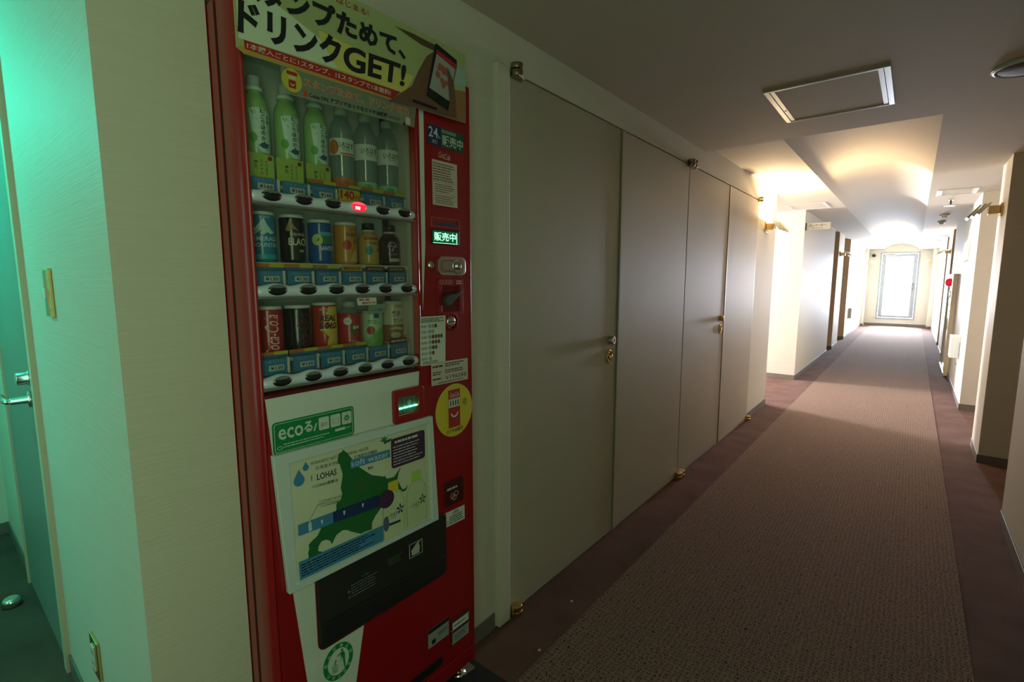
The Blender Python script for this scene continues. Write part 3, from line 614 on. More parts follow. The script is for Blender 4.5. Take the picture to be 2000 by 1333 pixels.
micro(k,0.484,0.598,0.944,0.955,2,F,0.0028,0.35,seed=3); k.prism(rrect(0.605,0.632,0.951,0.957,0.0028),F,0.0022,0.0028); micro(k,0.634,0.648,0.952,0.957,1,F,0.0028,0.3,seed=8)
k.ring(ell(0.476,0.946,0.006,0.004,14), ell(0.476,0.946,0.005,0.003,14), F, 0.0022, 0.0026)
k.build('label_lettering', WPAP, el)
k = MB()
for a in (0.566,0.595,0.624): k.prism(rrect(a,a+0.025,0.963,0.992,0.003), F, 0.0022, 0.0027)
k.build('label_icon', WPAP, el)
k = MB(); text(k,'省エネ',(0.571,0.586,0.970,0.980),F,0.0030,0.01); text(k,'ヒート',(0.599,0.617,0.978,0.984),F,0.003); text(k,'ポンプ',(0.599,0.617,0.970,0.976),F,0.003)
k.prism(ell(0.6365,0.9775,0.0065),F,0.0027,0.0030)
for i in range(8): t=2*PI*i/8; k.prism([(0.6365+0.008*math.cos(t-0.1),0.9775+0.009*math.sin(t-0.1)),(0.6365+0.0105*math.cos(t),0.9775+0.0125*math.sin(t)),(0.6365+0.008*math.cos(t+0.1),0.9775+0.009*math.sin(t+0.1))],F,0.0027,0.0030)
k.build('icon_drawing', GREENI, el)
k = MB(); text(k,'LED',(0.6325,0.6405,0.975,0.980),F,0.0033,0.02); k.build('icon_lettering', WPAP, el)
# bill acceptor
ba = P(MB().ring(rrect(0.768,0.868,0.930,1.019,0.008), rrect(0.783,0.849,0.952,0.999,0.003), F, 0, 0.012), 'bill_acceptor', RED, 0.002)
MB().prism(rect(0.782,0.850,0.951,1.0), F, 0.0015, 0.004).build('bill_window', mat('smoky_panel',(0.10,0.11,0.10),0.25), ba)
k = MB(); text(k,'1000',(0.813,0.832,0.955,0.963),F,0.0055,0.0); k.ring(rect(0.806,0.838,0.953,0.992),rect(0.8068,0.8372,0.9538,0.9912),F,0.0042,0.005); k.prism([(0.817,0.974),(0.828,0.974),(0.828,0.980),(0.832,0.980),(0.8225,0.988),(0.813,0.980),(0.817,0.980)],F,0.0042,0.005); k.build('window_marking', GREY, ba)
k = MB()
for i in range(4): k.box(XF+0.004,XF+0.009,0.785+i*0.0165,0.797+i*0.0165,0.9665,0.9700)
k.build('green_light', mat('green_led',(0.1,0.8,0.4),0.5,emit=(0.10,1.0,0.45),es=5), ba)
# ---------------- framed poster
pf_o = [(0.4713,0.6194),(0.9091,0.6206),(0.8937,0.9278),(0.4544,0.9365)]; pf_i = [(0.491,0.6345),(0.886,0.632),(0.880,0.909),(0.487,0.911)]
G = FX(-1.018)
pf = P(MB().ring(pf_o, pf_i, G, -0.0005, 0.014), 'poster_frame', mat('white_aluminium',(0.62,0.70,0.70),0.3,0.1), 0.0025)
MB().prism(pf_i, G, 0.0, 0.008).build('poster_sheet', mat('poster_paper',(0.64,0.66,0.50),0.25,coat=0.5), pf)
G = FX(-1.010); hd = 0.0
def pd(name, m, poly, d0, d1=None): return MB().prism(poly, G, d0, (d1 or d0+0.0004)).build(name, m, pf)
hok = [(0.6191,0.9056),(0.6278,0.8957),(0.6364,0.8833),(0.6452,0.8708),(0.6602,0.8505),(0.6790,0.8330),(0.6951,0.8191),(0.7308,0.8040),(0.7319,0.8067),(0.7394,0.7958),(0.7610,0.7934),(0.7705,0.8013),(0.7840,0.8143),(0.7760,0.7995),(0.7718,0.7852),(0.7769,0.7710),(0.7822,0.7597),(0.7875,0.7500),(0.7971,0.7510),(0.8051,0.7568),(0.7989,0.7445),(0.7874,0.7440),(0.7764,0.7554),(0.7672,0.7585),(0.7451,0.7568),(0.7373,0.7410),(0.7190,0.7261),(0.7010,0.7115),(0.6902,0.6975),(0.6888,0.6798),(0.6694,0.6818),(0.6562,0.6813),(0.6312,0.6977),(0.6191,0.7071),(0.6069,0.7107),(0.5916,0.7057),(0.5789,0.6883),(0.5750,0.6986),(0.5651,0.7056),(0.5537,0.7064),(0.5461,0.6971),(0.5442,0.6869),(0.5552,0.6797),(0.5328,0.6790),(0.5219,0.6780),(0.5210,0.6932),(0.5242,0.7014),(0.5233,0.7114),(0.5319,0.7172),(0.5446,0.7228),(0.5522,0.7334),(0.5554,0.7404),(0.5814,0.7411),(0.5945,0.7671),(0.5952,0.7809),(0.6075,0.7878),(0.6112,0.8007),(0.6082,0.8158),(0.6129,0.8368),(0.6149,0.8475),(0.6085,0.8719),(0.6030,0.8819),(0.6068,0.9001),(0.6143,0.9008)]
hok = hok[::-1]
pd('island_map', DGRN, hok, 0.0006)
pd('blue_band', BLUEI, [(0.5009,0.741),(0.585,0.738),(0.585,0.765),(0.5009,0.7667)], 0.0011)
pd('navy_band', NAVY, [(0.585,0.738),(0.7130,0.731),(0.7130,0.762),(0.585,0.765)], 0.0011)
pd('blue_band', BLUEI, [(0.4991,0.6366),(0.7226,0.6346),(0.7224,0.6768),(0.4981,0.6807)], 0.0004)
pd('blue_band', BLUEI, [(0.6366,0.8534),(0.7514,0.8503),(0.7500,0.8707),(0.6361,0.8749)], 0.0011)
pd('purple_box', PURP, rrect(0.7545,0.8665,0.8165,0.8955,0.008), 0.0011)
pd('purple_disc', PURP, ell(0.7348,0.7431,0.0235), 0.0016)
def drop(cx, z0, z1, rr):
    out = [(cx, z1)]; 
    for k_ in range(13): t = PI*0.12 - (PI*1.24)*k_/12; out.append((cx+rr*math.cos(t), z0+rr+rr*math.sin(t)))
    return [out[0]] + out[1:][::-1]
pd('water_drop', BLUEI, drop(0.5258,0.8830,0.9030,0.0072), 0.0006); pd('water_drop', BLUEI, drop(0.5093,0.8530,0.8905,0.0125), 0.0006)
k = MB(); g = G
text(k,'HOKKAIDO NATURAL MINERAL WATER',((0.5383,0.8917),(0.6878,0.8865),(0.6883,0.8945),(0.5387,0.8990)),g,0.0003,0.0)
text(k,'北海道天然礦泉',((0.5471,0.8775),(0.62,0.8740),(0.62,0.8825),(0.5476,0.8862)),g,0.0003,0.0); text(k,'北海道天然礦泉',((0.6454,0.8750),(0.7126,0.8733),(0.7129,0.8816),(0.6454,0.8835)),g,0.0014,0.0)
text(k,'I',(0.5369,0.5385,0.856,0.868),g,0.0014,0.0); text(k,'LOHAS',((0.5505,0.8530),(0.5986,0.8512),(0.5993,0.8663),(0.5505,0.8680)),g,0.0014,0.01)
text(k,'I LOHAS是軟水',((0.5395,0.8375),(0.6031,0.8330),(0.6034,0.8413),(0.5399,0.8455)),g,0.0003,0.015); text(k,'軟水',(0.684,0.699,0.836,0.844),g,0.0014,0.01)
text(k,'I LOHAS hardness',((0.5527,0.7975),(0.6200,0.7920),(0.6203,0.7980),(0.5530,0.8035)),g,0.0003,0.0,0.2); text(k,'I LOHAS的硬度',((0.5564,0.7865),(0.610,0.7815),(0.610,0.7860),(0.5564,0.7915)),g,0.0003,0.01)
k.build('poster_lettering', INK, pf); k = MB(); k.tube([g(0.5285,0.768,0.0008),g(0.5500,0.7955,0.0008),g(0.607,0.7885,0.0008)],0.0005,4); k.build('leader_line', INK, pf)
k = MB(); micro(k,0.503,0.715,0.642,0.674,5,g,0.0010,0.45,seed=5); micro(k,0.7265,0.785,0.637,0.640,1,g,0.0003,0.5); micro(k,0.80,0.865,0.637,0.640,1,g,0.0003,0.5)
k.build('small_print', INK, pf, stuff=True)
k = MB(); text(k,'soft water',((0.6375,0.8575),(0.7460,0.8535),(0.7460,0.8685),(0.6375,0.8725)),g,0.0017,0.0); micro(k,0.76,0.861,0.822,0.876,7,g,0.0017,0.28,seed=9); text(k,'What is "NORDIC"?',(0.768,0.845,0.882,0.889),g,0.0017,0.0) if False else micro(k,0.766,0.85,0.880,0.890,1,g,0.0017,0.6,seed=4)
k.prism(rrect(0.5245,0.5320,0.742,0.761,0.002),g,0.0015,0.0018); k.prism(rect(0.5265,0.530,0.760,0.7655),g,0.0015,0.0018)
for a in (0.556,0.613,0.664): k.prism([(a,0.747),(a+0.002,0.747),(a+0.004,0.757),(a-0.002,0.757)],g,0.0015,0.0018)
k.build('poster_white_print', mat('poster_white',(0.6,0.68,0.66),0.4), pf)
k = MB(); text(k,'北海道',(0.655,0.672,0.797,0.809),g,0.0012,0.01); k.build('poster_red_print', mat('dull_red_print',(0.20,0.05,0.02),0.5), pf)
PB = mat('printed_bottle',(0.56,0.62,0.40),0.35); PB2 = mat('printed_bottle_edge',(0.40,0.46,0.28),0.35)
for cx, dz, nm, clip in ((0.7568,-0.003,'L',0.6365),(0.8330,0.0,'R',0.6365)):
    o_ = [(cx-0.034,clip),(cx+0.034,clip),(cx+0.035,0.715+dz),(cx+0.032,0.738+dz),(cx+0.022,0.753+dz),(cx+0.014,0.760+dz),(cx-0.014,0.760+dz),(cx-0.022,0.753+dz),(cx-0.032,0.738+dz),(cx-0.035,0.715+dz)]
    i_ = [(cx+(a-cx)*0.93, b-(0.001 if b > 0.65 else -0.0005)) for a,b in o_]
    pd('printed_bottle', PB2, o_, 0.0013); pd('printed_bottle', PB, i_, 0.0018)
    pd('printed_cap', YEL if nm == 'L' else LIME, rrect(cx-0.016,cx+0.016,0.760+dz,0.7875+dz,0.003), 0.0018)
    k = MB(); text(k,'いろはす',(cx-0.020,cx+0.010,0.690,0.700),g,0.0026,0.01); text(k,'I LOHAS',(cx-0.012,cx+0.006,0.684,0.688),g,0.0026)
    if nm == 'L': k.prism([(cx-0.020,0.668),(cx+0.020,0.666),(cx+0.020,0.672),(cx-0.020,0.675)],g,0.0023,0.0026)
    k.build('bottle_lettering', DGRN if nm == 'R' else NAVY, pf)
    k = MB()
    for i in range(5):
        t = 2*PI*i/5+0.3; c0 = (cx+0.020,0.702); k.prism([(c0[0]+0.002*math.cos(t-1.4),c0[1]+0.002*math.sin(t-1.4)),(c0[0]+0.008*math.cos(t-0.35),c0[1]+0.010*math.sin(t-0.35)),(c0[0]+0.013*math.cos(t),c0[1]+0.016*math.sin(t)),(c0[0]+0.008*math.cos(t+0.35),c0[1]+0.010*math.sin(t+0.35))],g,0.0023,0.0026)
    k.build('printed_leaf', DGRN if nm == 'R' else NAVY, pf)
pd('printed_berry', mat('printed_blue_grey',(0.08,0.11,0.2),0.4), ell(0.731,0.677,0.009,0.020), 0.0024)
pd('purple_disc', PURP, ell(0.7348,0.7431,0.0235), 0.0024)
k = MB()
for t in (0.6,1.5,2.3,3.0): k.prism([(0.735,0.897),(0.735+0.006*math.cos(t-0.3),0.897+0.008*math.sin(t-0.3)),(0.735+0.014*math.cos(t),0.897+0.014*math.sin(t)),(0.735+0.006*math.cos(t+0.3),0.897+0.008*math.sin(t+0.3))],g,0.0006,0.001)
k.prism([(0.733,0.888),(0.757,0.892),(0.757,0.898),(0.733,0.897)],g,0.0006,0.001); k.build('printed_leaf', DGRN, pf)
# ---------------- delivery flap
chm = mat('smoked_flap',(0.020,0.022,0.020),0.18,coat=0.4)
ch = P(MB().prism(rrect(0.541,0.943,0.438,0.625,0.016), F, 0.001, 0.008), 'delivery_flap', chm, 0.002)
MB().prism(rrect(0.549,0.935,0.445,0.500,0.012), F, 0.008, 0.0115).build('flap_lip', BLK, ch, 0.002)
MB().ring(rrect(0.537,0.947,0.434,0.629,0.018), rrect(0.542,0.942,0.439,0.624,0.016), F, 0.0, 0.005).build('flap_gasket', REDD, ch)
k = MB(); micro(k,0.625,0.715,0.535,0.562,4,F,0.0088,0.35,seed=11); text(k,'△ご注意',(0.655,0.676,0.566,0.572),F,0.0088); micro(k,0.735,0.79,0.556,0.578,4,F,0.0088,0.25,seed=12)
k.prism(ell(0.619,0.546,0.003),F,0.008,0.0088); k.ring(ell(0.621,0.531,0.004),ell(0.621,0.531,0.003),F,0.008,0.0088); micro(k,0.628,0.70,0.527,0.534,1,F,0.0088,0.4,seed=13)
k.build('flap_lettering', mat('dim_grey_print',(0.15,0.16,0.14),0.5), ch)
k = MB(); k.ring(rect(0.806,0.852,0.545,0.585),rect(0.8075,0.8505,0.5465,0.5835),F,0.008,0.0088); k.prism([(0.815,0.550),(0.840,0.550),(0.843,0.568),(0.838,0.576),(0.846,0.582),(0.832,0.580),(0.813,0.565)],F,0.008,0.0088); k.build('push_pictogram', mat('print_pale',(0.42,0.44,0.36),0.5), ch)
# recycling mark
rc = P(MB().prism(ell(0.587,0.379,0.0400,0.0460,40), F, 0.0016, 0.0022), 'recycling_label', GREENI, 0, 'round green recycling label')
MB().prism(ell(0.587,0.379,0.0285,0.0330,36), F, 0.0022, 0.0026).build('label_centre', WPAP, rc)
k = MB()
for body, t0, t1, flip in (('のんだあとは', 2.95, 0.20, 1), ('リサイクル', 3.75, 5.65, -1)):
    for i, c_ in enumerate(body):
        t = t0 + (t1-t0)*i/(len(body)-1); rx, ry = 0.0342, 0.0395; cx, cy = 0.587+rx*math.cos(t), 0.379+ry*math.sin(t)
        up = Vector((math.cos(t), math.sin(t)))*flip; rt = Vector((up.y, -up.x)); hw, hh = 0.0042, 0.0042
        q = [(cx+rt.x*a*hw+up.x*b*hh, cy+rt.y*a*hw+up.y*b*hh) for a,b in ((-1,-1),(1,-1),(1,1),(-1,1))]
        text(k, c_, tuple(q), F, 0.0028, 0.02)
k.build('label_lettering', WPAP, rc)
k = MB(); k.prism(ell(0.597,0.4035,0.0032,n=14),F,0.0026,0.0031)
k.prism([(0.591,0.377),(0.5935,0.377),(0.597,0.388),(0.6015,0.354),(0.6045,0.354),(0.604,0.392),(0.601,0.399),(0.594,0.399),(0.584,0.3945),(0.584,0.392),(0.593,0.3945),(0.594,0.380)],F,0.0026,0.0031)
for a in (0,1,2,3): k.tube([F(0.5695+a*0.0045,0.3745,0.003),F(0.5715+a*0.0035,0.3555,0.003)],0.0006,4)
for b in (0,1,2,3): k.tube([F(0.5695+b*0.0006,0.3745-b*0.0062,0.003),F(0.583-b*0.0005,0.3745-b*0.0062,0.003)],0.0006,4)
k.prism([(0.574,0.377),(0.577,0.376),(0.582,0.386),(0.579,0.387)],F,0.0026,0.0031); k.build('litter_pictogram', GREENI, rc)
# ---------------- right control column
lb = P(MB().prism(rect(0.908,1.041,1.656,1.707), F, 0.0004, 0.0012), 'selling_label', NAVY, 0, 'blue and green 24 hour label')
MB().prism(rect(0.955,1.041,1.656,1.707), F, 0.0012, 0.0015).build('label_half', mat('dark_green_print',(0.01,0.09,0.05),0.4), lb)
k = MB(); text(k,'24',(0.911,0.944,1.676,1.702),F,0.002,0.01); text(k,'h',(0.9455,0.953,1.676,1.684),F,0.002); text(k,'消灯',(0.922,0.942,1.661,1.671),F,0.002,0.0); text(k,'販売中',(0.959,1.038,1.662,1.690),F,0.002,0.015); micro(k,0.957,1.034,1.694,1.703,2,F,0.002,0.4,seed=15); k.build('label_lettering', WPAP, lb)
nt_ = P(MB().prism(rect(0.919,1.015,1.500,1.652), F, 0.0004, 0.0012), 'notice', RED, 0, 'printed notice with red header')
MB().prism(rect(0.9215,1.014,1.502,1.620), F, 0.0012, 0.0016).build('notice_sheet', PINKP, nt_)
k = MB(); text(k,'Coca',(0.945,0.966,1.628,1.644),F,0.0020,0.0,0.4,sp=0.85); text(k,'Cola',(0.965,0.988,1.626,1.642),F,0.0020,0.0,0.4,sp=0.85); k.build('notice_logo', PINKP, nt_)
k = MB(); micro(k,0.924,1.010,1.566,1.614,7,F,0.002,0.42,seed=16); micro(k,0.930,1.005,1.536,1.560,4,F,0.002,0.35,seed=17); micro(k,0.930,1.005,1.506,1.530,4,F,0.002,0.35,seed=18)
k.prism(rect(0.924,1.011,1.5635,1.5640),F,0.0016,0.002); k.prism(rect(0.924,1.011,1.5325,1.5330),F,0.0016,0.002); k.build('small_print', BROWN, nt_, stuff=True)
ic = P(MB().ring(rect(0.915,1.022,1.445,1.469), rect(0.9160,1.021,1.446,1.468), F, 0.0, 0.0009), 'card_strip', ORG)
MB().prism(rect(0.935,1.018,1.449,1.456), F, 0, 0.001).build('strip_bar', NAVY, ic); k = MB(); micro(k,0.935,1.015,1.458,1.465,1,F,0.001,0.5,seed=3); micro(k,0.919,0.928,1.449,1.464,2,F,0.001,0.5,seed=3); k.build('small_print', BROWN, ic, stuff=True)
ds = P(MB().prism(rect(0.914,1.019,1.397,1.438), F, 0.0, 0.003), 'status_display', BLK, 0.001)
MB().prism(rect(0.918,1.013,1.401,1.434), F, 0.003, 0.0034).build('screen', mat('green_screen',(0.0,0.06,0.03),0.3,emit=(0.0,0.30,0.10),es=0.22), ds)
k = MB(); text(k,'販売中',(0.922,1.003,1.407,1.430),F,0.0040,0.012); k.prism(rect(1.0065,1.0085,1.403,1.431),F,0.0034,0.004); k.prism(rect(0.918,1.011,1.4005,1.4017),F,0.0034,0.004); k.build('screen_lettering', mat('green_glow',(0.5,1,0.7),0.5,emit=(0.40,1.0,0.62),es=1.6), ds)
k = MB(); k.lathe([(0.0115,0),(0.0115,0.002),(0.008,0.003),(0.007,0.005)],(XF,0.912,1.340),(1,0,0),24); lk = P(k,'small_lock',CHR); MB().box(XF+0.005,XF+0.0056,0.911,0.913,1.335,1.345).build('keyhole',BLK,lk)
cp = P(MB().prism(rrect(0.936,1.041,1.3135,1.366,0.016,6), F, 0, 0.005), 'coin_plate', STEEL, 0.0015)
pts = [(0.952,1.328),(0.985,1.328)]; MB().ring(rrect(0.946,1.000,1.3245,1.3545,0.010), rrect(0.9472,0.9988,1.3257,1.3533,0.009), F, 0.005, 0.0054).build('slide_outline', BLK, cp)
k = MB(); k.lathe([(0.0215,0.005),(0.0215,0.008),(0.017,0.006),(0.010,0.004),(0.010,0.010),(0.006,0.012)],(XF,1.009,1.3395),(1,0,0),28,cap=False); k.lathe([(0.010,0.004),(0.009,0.011),(0.004,0.012)],(XF,1.009,1.3395),(1,0,0),20); k.build('coin_funnel', CHR, cp)
rl = P(MB().ring(rrect(0.932,1.030,1.200,1.306,0.008), rrect(0.946,1.016,1.212,1.284,0.006), F, 0, 0.004), 'return_lever_surround', RED, 0.001)
MB().prism(rrect(0.946,1.016,1.212,1.284,0.006), F, 0.0002, 0.001).build('lever_recess', REDD, rl)
k = MB(); k.prism([(0.952,1.230),(0.965,1.230),(0.975,1.240),(0.990,1.248),(1.008,1.264),(1.012,1.272),(1.004,1.270),(0.985,1.262),(0.966,1.262),(0.952,1.255),(0.946,1.243)], F, 0.001, 0.020); k.build('return_lever', mat('dark_grey_plastic',(0.06,0.06,0.06),0.4), rl, 0.003)
k = MB()
for i in range(4): k.ring(ell(0.945+i*0.0125,1.2945,0.0055,n=14), ell(0.945+i*0.0125,1.2945,0.0047,n=14), F, 0.004, 0.0045)
micro(k,1.003,1.026,1.288,1.301,2,F,0.0045,0.5,seed=4); k.build('coin_marks', PINKP, rl)
k = MB(); k.lathe([(0.026,0),(0.026,0.003),(0.0215,0.007),(0.0205,0.003)],(XF,0.984,1.183),(1,0,0),28,cap=False); kc = P(k,'key_lock',RED)
k = MB(); k.lathe([(0.0195,0),(0.0195,0.003),(0.012,0.007),(0.001,0.008)],(XF,0.982,1.183),(1,0,0),28); k.build('lock_core', CHR, kc); MB().box(XF+0.006,XF+0.0095,0.968,0.998,1.1815,1.1845).build('keyhole', BLK, kc)
k = MB(); text(k,'返却',(0.985,1.000,1.140,1.148),F,0.0006); P(k,'lock_lettering',REDD)
pl = P(MB().prism([(0.863,1.070),(0.954,1.066),(0.958,1.202),(0.865,1.203)], F, 0.0046, 0.0052), 'price_chart', WPAP, 0, 'white paper coin chart')
k = MB()
for i, (pr, n0, nd) in enumerate((('160',2,1),('150',2,0),('140',1,4),('130',1,3),('120',1,2),('110',1,1),('100',1,0))):
    z = 1.176 - i*0.0148; text(k,'¥'+pr+'→',(0.868,0.892,z-0.0035,z+0.0035),F,0.0056,0.01)
text(k,'きれいなお客様自動販売機',(0.870,0.950,1.187,1.192),F,0.0056) if False else micro(k,0.869,0.953,1.186,1.199,3,F,0.0056,0.5,seed=21); micro(k,0.872,0.948,1.072,1.081,2,F,0.0056,0.4,seed=22)
k.build('chart_lettering', INK, pl)
k = MB(); k2 = MB()
for i, (n0, nd) in enumerate(((2,1),(2,0),(1,4),(1,3),(1,2),(1,1),(1,0))):
    z = 1.176 - i*0.0148
    for j in range(n0): k2.prism(ell(0.899+j*0.0105,z,0.0046,0.0058,14),F,0.0052,0.0056)
    for j in range(nd): k.prism(ell(0.899+(n0+j)*0.0105,z,0.0046,0.0058,14),F,0.0052,0.0056)
k.build('brown_coin_dots', BROWN, pl); k2.build('grey_coin_dots', GREY, pl)
cs = P(MB().prism([(0.900,1.009),(1.044,1.007),(1.044,1.071),(0.900,1.074)], F, 0.0055, 0.0060), 'contact_sticker', PINKP, 0, 'pinkish contact sticker with handwritten number')
k = MB(); micro(k,0.905,0.942,1.056,1.066,1,F,0.0064,0.5,seed=31); micro(k,0.952,1.030,1.056,1.068,2,F,0.0064,0.5,seed=32); micro(k,0.905,0.945,1.036,1.048,2,F,0.0064,0.45,seed=33); micro(k,0.952,1.035,1.037,1.049,2,F,0.0064,0.45,seed=34); micro(k,0.905,0.942,1.022,1.029,1,F,0.0064,0.6,seed=35); micro(k,0.925,1.035,1.011,1.016,1,F,0.0064,0.4,seed=36)
text(k,'V196088',(0.952,1.036,1.019,1.031),F,0.0066,0.0,sp=1.15); k.build('sticker_lettering', INK, cs)
bd = P(MB().prism(ell(0.9915,0.922,0.0745,0.0785,48), F, 0.0006, 0.0012), 'round_badge', YEL, 0, 'round yellow smartphone sticker')
MB().prism(rect(0.967,1.014,0.871,0.984), F, 0.0012, 0.0015).build('badge_machine', REDI, bd)
k = MB(); k.prism(rect(0.968,1.013,0.932,0.957),F,0.0015,0.0018); k.build('badge_window', WPAP, bd)
k = MB()
for i in range(4): k.prism(rrect(0.9735+i*0.010,0.9775+i*0.010,0.936,0.951,0.0015),F,0.0018,0.0021); k.prism(rect(0.9747+i*0.010,0.9763+i*0.010,0.951,0.955),F,0.0018,0.0021)
k.build('badge_bottles', INK, bd, stuff=True); k = MB()
text(k,'スマホ自販機',((0.957,0.855),(1.025,0.857),(1.025,0.869),(0.957,0.867)),F,0.0018,0.01); k.build('badge_lettering', INK, bd)
k = MB(); text(k,'Coca-Cola',(0.972,1.009,0.962,0.976),F,0.0021,0.0,0.35,sp=0.85)
arc = [(0.9905+0.016*math.cos(t),0.918+0.017*math.sin(t)) for t in [PI*1.08+PI*0.84*i/10 for i in range(11)]]; arc2 = [(0.9905+0.012*math.cos(t),0.918+0.012*math.sin(t)) for t in [PI*1.08+PI*0.84*i/10 for i in range(11)]]
k.prism(arc+arc2[::-1],F,0.0015,0.0021); k.build('badge_smile', WPAP, bd)
k = MB()
for rr in (0.006,0.012,0.018):
    k.tube([F(1.022+rr*math.cos(t),0.940+rr*1.1*math.sin(t),0.0015) for t in [-0.7+1.4*i/8 for i in range(9)]],0.0010,4)
k.build('badge_waves', BROWN, bd)
cr_ = P(MB().prism(rrect(0.945,1.022,0.636,0.713,0.008), F, 0, 0.004), 'coin_return', mat('dark_recess_red',(0.06,0.008,0.01),0.3), 0.001)
k = MB(); 
for a,b in ((0.975,0.664),(0.990,0.668),(0.982,0.658)): k.ring(ell(a,b,0.0085,n=18),ell(a,b,0.0072,n=18),F,0.004,0.0045)
micro(k,0.953,1.008,0.684,0.694,1,F,0.0045,0.6,seed=6); k.build('coin_marks', PINKP, cr_)
wl = P(MB().prism([(0.948,0.574),(1.028,0.572),(1.028,0.617),(0.948,0.619)], F, 0.0004, 0.001), 'warning_label', WPAP, 0, 'white warning label')
k = MB(); text(k,'△警告',(0.975,1.002,0.606,0.614),F,0.0014,0.02); micro(k,0.964,1.024,0.577,0.603,4,F,0.0014,0.45,seed=41); k.ring(ell(0.956,0.585,0.005),ell(0.956,0.585,0.004),F,0.001,0.0014); k.build('label_lettering', INK, wl)
n1 = P(MB().prism(rect(0.872,0.954,0.230,0.287), F, 0.0004, 0.0012), 'rating_plate', GREY, 0, 'silver rating plate with black header')
MB().prism(rect(0.872,0.954,0.275,0.287), F, 0.0012, 0.0014).build('plate_header', BLK, n1); MB().prism(rect(0.886,0.900,0.236,0.250), F, 0.0012, 0.0014).build('plate_mark', BLK, n1)
k = MB(); micro(k,0.912,0.948,0.250,0.262,2,F,0.0014,0.4,seed=43); k.build('small_print', BLK, n1, stuff=True)
n2 = P(MB().prism(rect(0.962,1.040,0.186,0.266), F, 0.0004, 0.004), 'permit_holder', mat('smoky_clear',(0.07,0.03,0.035),0.15), 0.001)
MB().prism(rect(0.967,1.036,0.234,0.258), F, 0.004, 0.0046).build('permit_slip', WPAP, n2); MB().prism(rect(0.966,1.036,0.188,0.224), F, 0.004, 0.0046).build('permit_slip', GREY, n2)
k = MB(); micro(k,0.972,1.030,0.242,0.250,1,F,0.005,0.4,seed=44); micro(k,0.972,1.030,0.196,0.216,3,F,0.005,0.3,seed=45); k.build('small_print', INK, n2, stuff=True)
for a,b in ((0.964,0.233),(1.038,0.258),(0.964,0.192),(1.039,0.222)): MB().cyl((XF+0.004,a,b),0.0022,0.002,(1,0,0),12).build('screw', CHR, n2)
P(MB().prism(rrect(0.70,0.925,0.148,0.176,0.006), F, 0.0004, 0.003), 'ventilation_slot', BLK, 0.001)
P(MB().prism(rect(YW0,Y9,ZB,ZB+0.05), F, 0.0004, 0.006), 'kick_panel', RED, 0.002)
for x, y in ((-1.075,1.045),(-1.075,0.47),(-1.66,1.03),(-1.66,0.47)):
    k = MB(); k.cyl((x,y,0.012),0.012,0.075,n=16); k.lathe([(0.026,0.0075),(0.026,0.014),(0.014,0.020)],(x,y,0),n=20); ft = P(k,'levelling_foot',CHR,0.0)
k = MB(); k.prism([(-1.115,1.045),(-1.05,1.035),(-1.045,1.095),(-1.115,1.105)], lambda a,b,d:(a,b,d), 0.0075, 0.011); k.box(-1.115,-1.112,1.04,1.10,0.011,0.08); P(k,'anchor_bracket',STEEL,0.001)

# ---------------- promotion banner (printed sheet in front of the upper window)
B = FX(-1.004)
bn = P(MB().prism([(0.4330,1.7270),(0.447,1.7190),(0.858,1.7285),(1.0335,1.7330),(1.0335,1.9120),(0.4330,1.9120)], B, 0, 0.003), 'promotion_banner', mat('banner_olive_print',(0.40,0.46,0.21),0.3,coat=0.3), 0, 'printed promotion banner')
def bd_(name, m, poly, d=0.003): return MB().prism(poly, B, d, d+0.0004).build(name, m, bn)
bd_('white_field', mat('banner_white',(0.62,0.70,0.55),0.35), [(0.437,1.743),(0.640,1.752),(0.600,1.800),(0.5,1.835),(0.437,1.855)])
bd_('yellow_field', mat('banner_yellow',(0.66,0.58,0.16),0.35), [(0.640,1.752),(0.820,1.752),(0.850,1.800),(0.720,1.808),(0.600,1.815),(0.600,1.800)])
bd_('orange_strip', mat('banner_orange',(0.50,0.30,0.06),0.35), [(0.447,1.7195),(0.800,1.7278),(0.807,1.7360),(0.44,1.7300),(0.4335,1.7275)])
bd_('red_strip', REDI, [(0.447,1.7275),(0.7830,1.7300),(0.8070,1.7518),(0.446,1.7430)], 0.0034)
bd_('brown_field', mat('banner_wood',(0.30,0.16,0.06),0.4), [(0.8545,1.7290),(1.0325,1.7335),(1.0329,1.8150),(0.92,1.800)])
bd_('sky_patch', mat('banner_pale_blue',(0.35,0.48,0.42),0.4), [(0.99,1.825),(1.0329,1.822),(1.0329,1.868),(0.995,1.872)])
bd_('printed_hand', SKIN, [(0.7723,1.7225),(0.8577,1.7285),(0.9602,1.7318),(0.9642,1.7480),(0.9067,1.8330),(0.9164,1.8793),(0.8941,1.8624),(0.8669,1.8206),(0.8433,1.7761)], 0.0038)
bd_('printed_arm', mat('printed_arm_brown',(0.10,0.06,0.03),0.4), [(0.7961,1.8966),(0.8784,1.8829),(0.9182,1.8835),(0.9219,1.8980),(0.8472,1.8996)], 0.0036)
bd_('printed_phone', BLK, [(0.8898,1.7655),(0.9642,1.7480),(0.9995,1.8700),(1.0003,1.8860),(0.9272,1.9034),(0.922,1.899)], 0.0042)
bd_('phone_screen', mat('phone_screen_print',(0.36,0.38,0.34),0.3), [(0.9004,1.7878),(0.9684,1.7731),(0.9942,1.8602),(0.9266,1.8779)], 0.0046)
bd_('phone_header', REDI, [(0.9266,1.8779),(0.9942,1.8602),(0.9982,1.8741),(0.9268,1.8889)], 0.0046)
k = MB(); rnd = random.Random(5)
for i in range(11): k.prism(ell(0.945+rnd.uniform(-0.016,0.018),1.829+rnd.uniform(-0.024,0.026),0.006+rnd.random()*0.003,n=12),B,0.005+i*0.0001,0.0052+i*0.0001)
k.build('screen_picture', mat('pink_print',(0.42,0.10,0.10),0.4), bn)
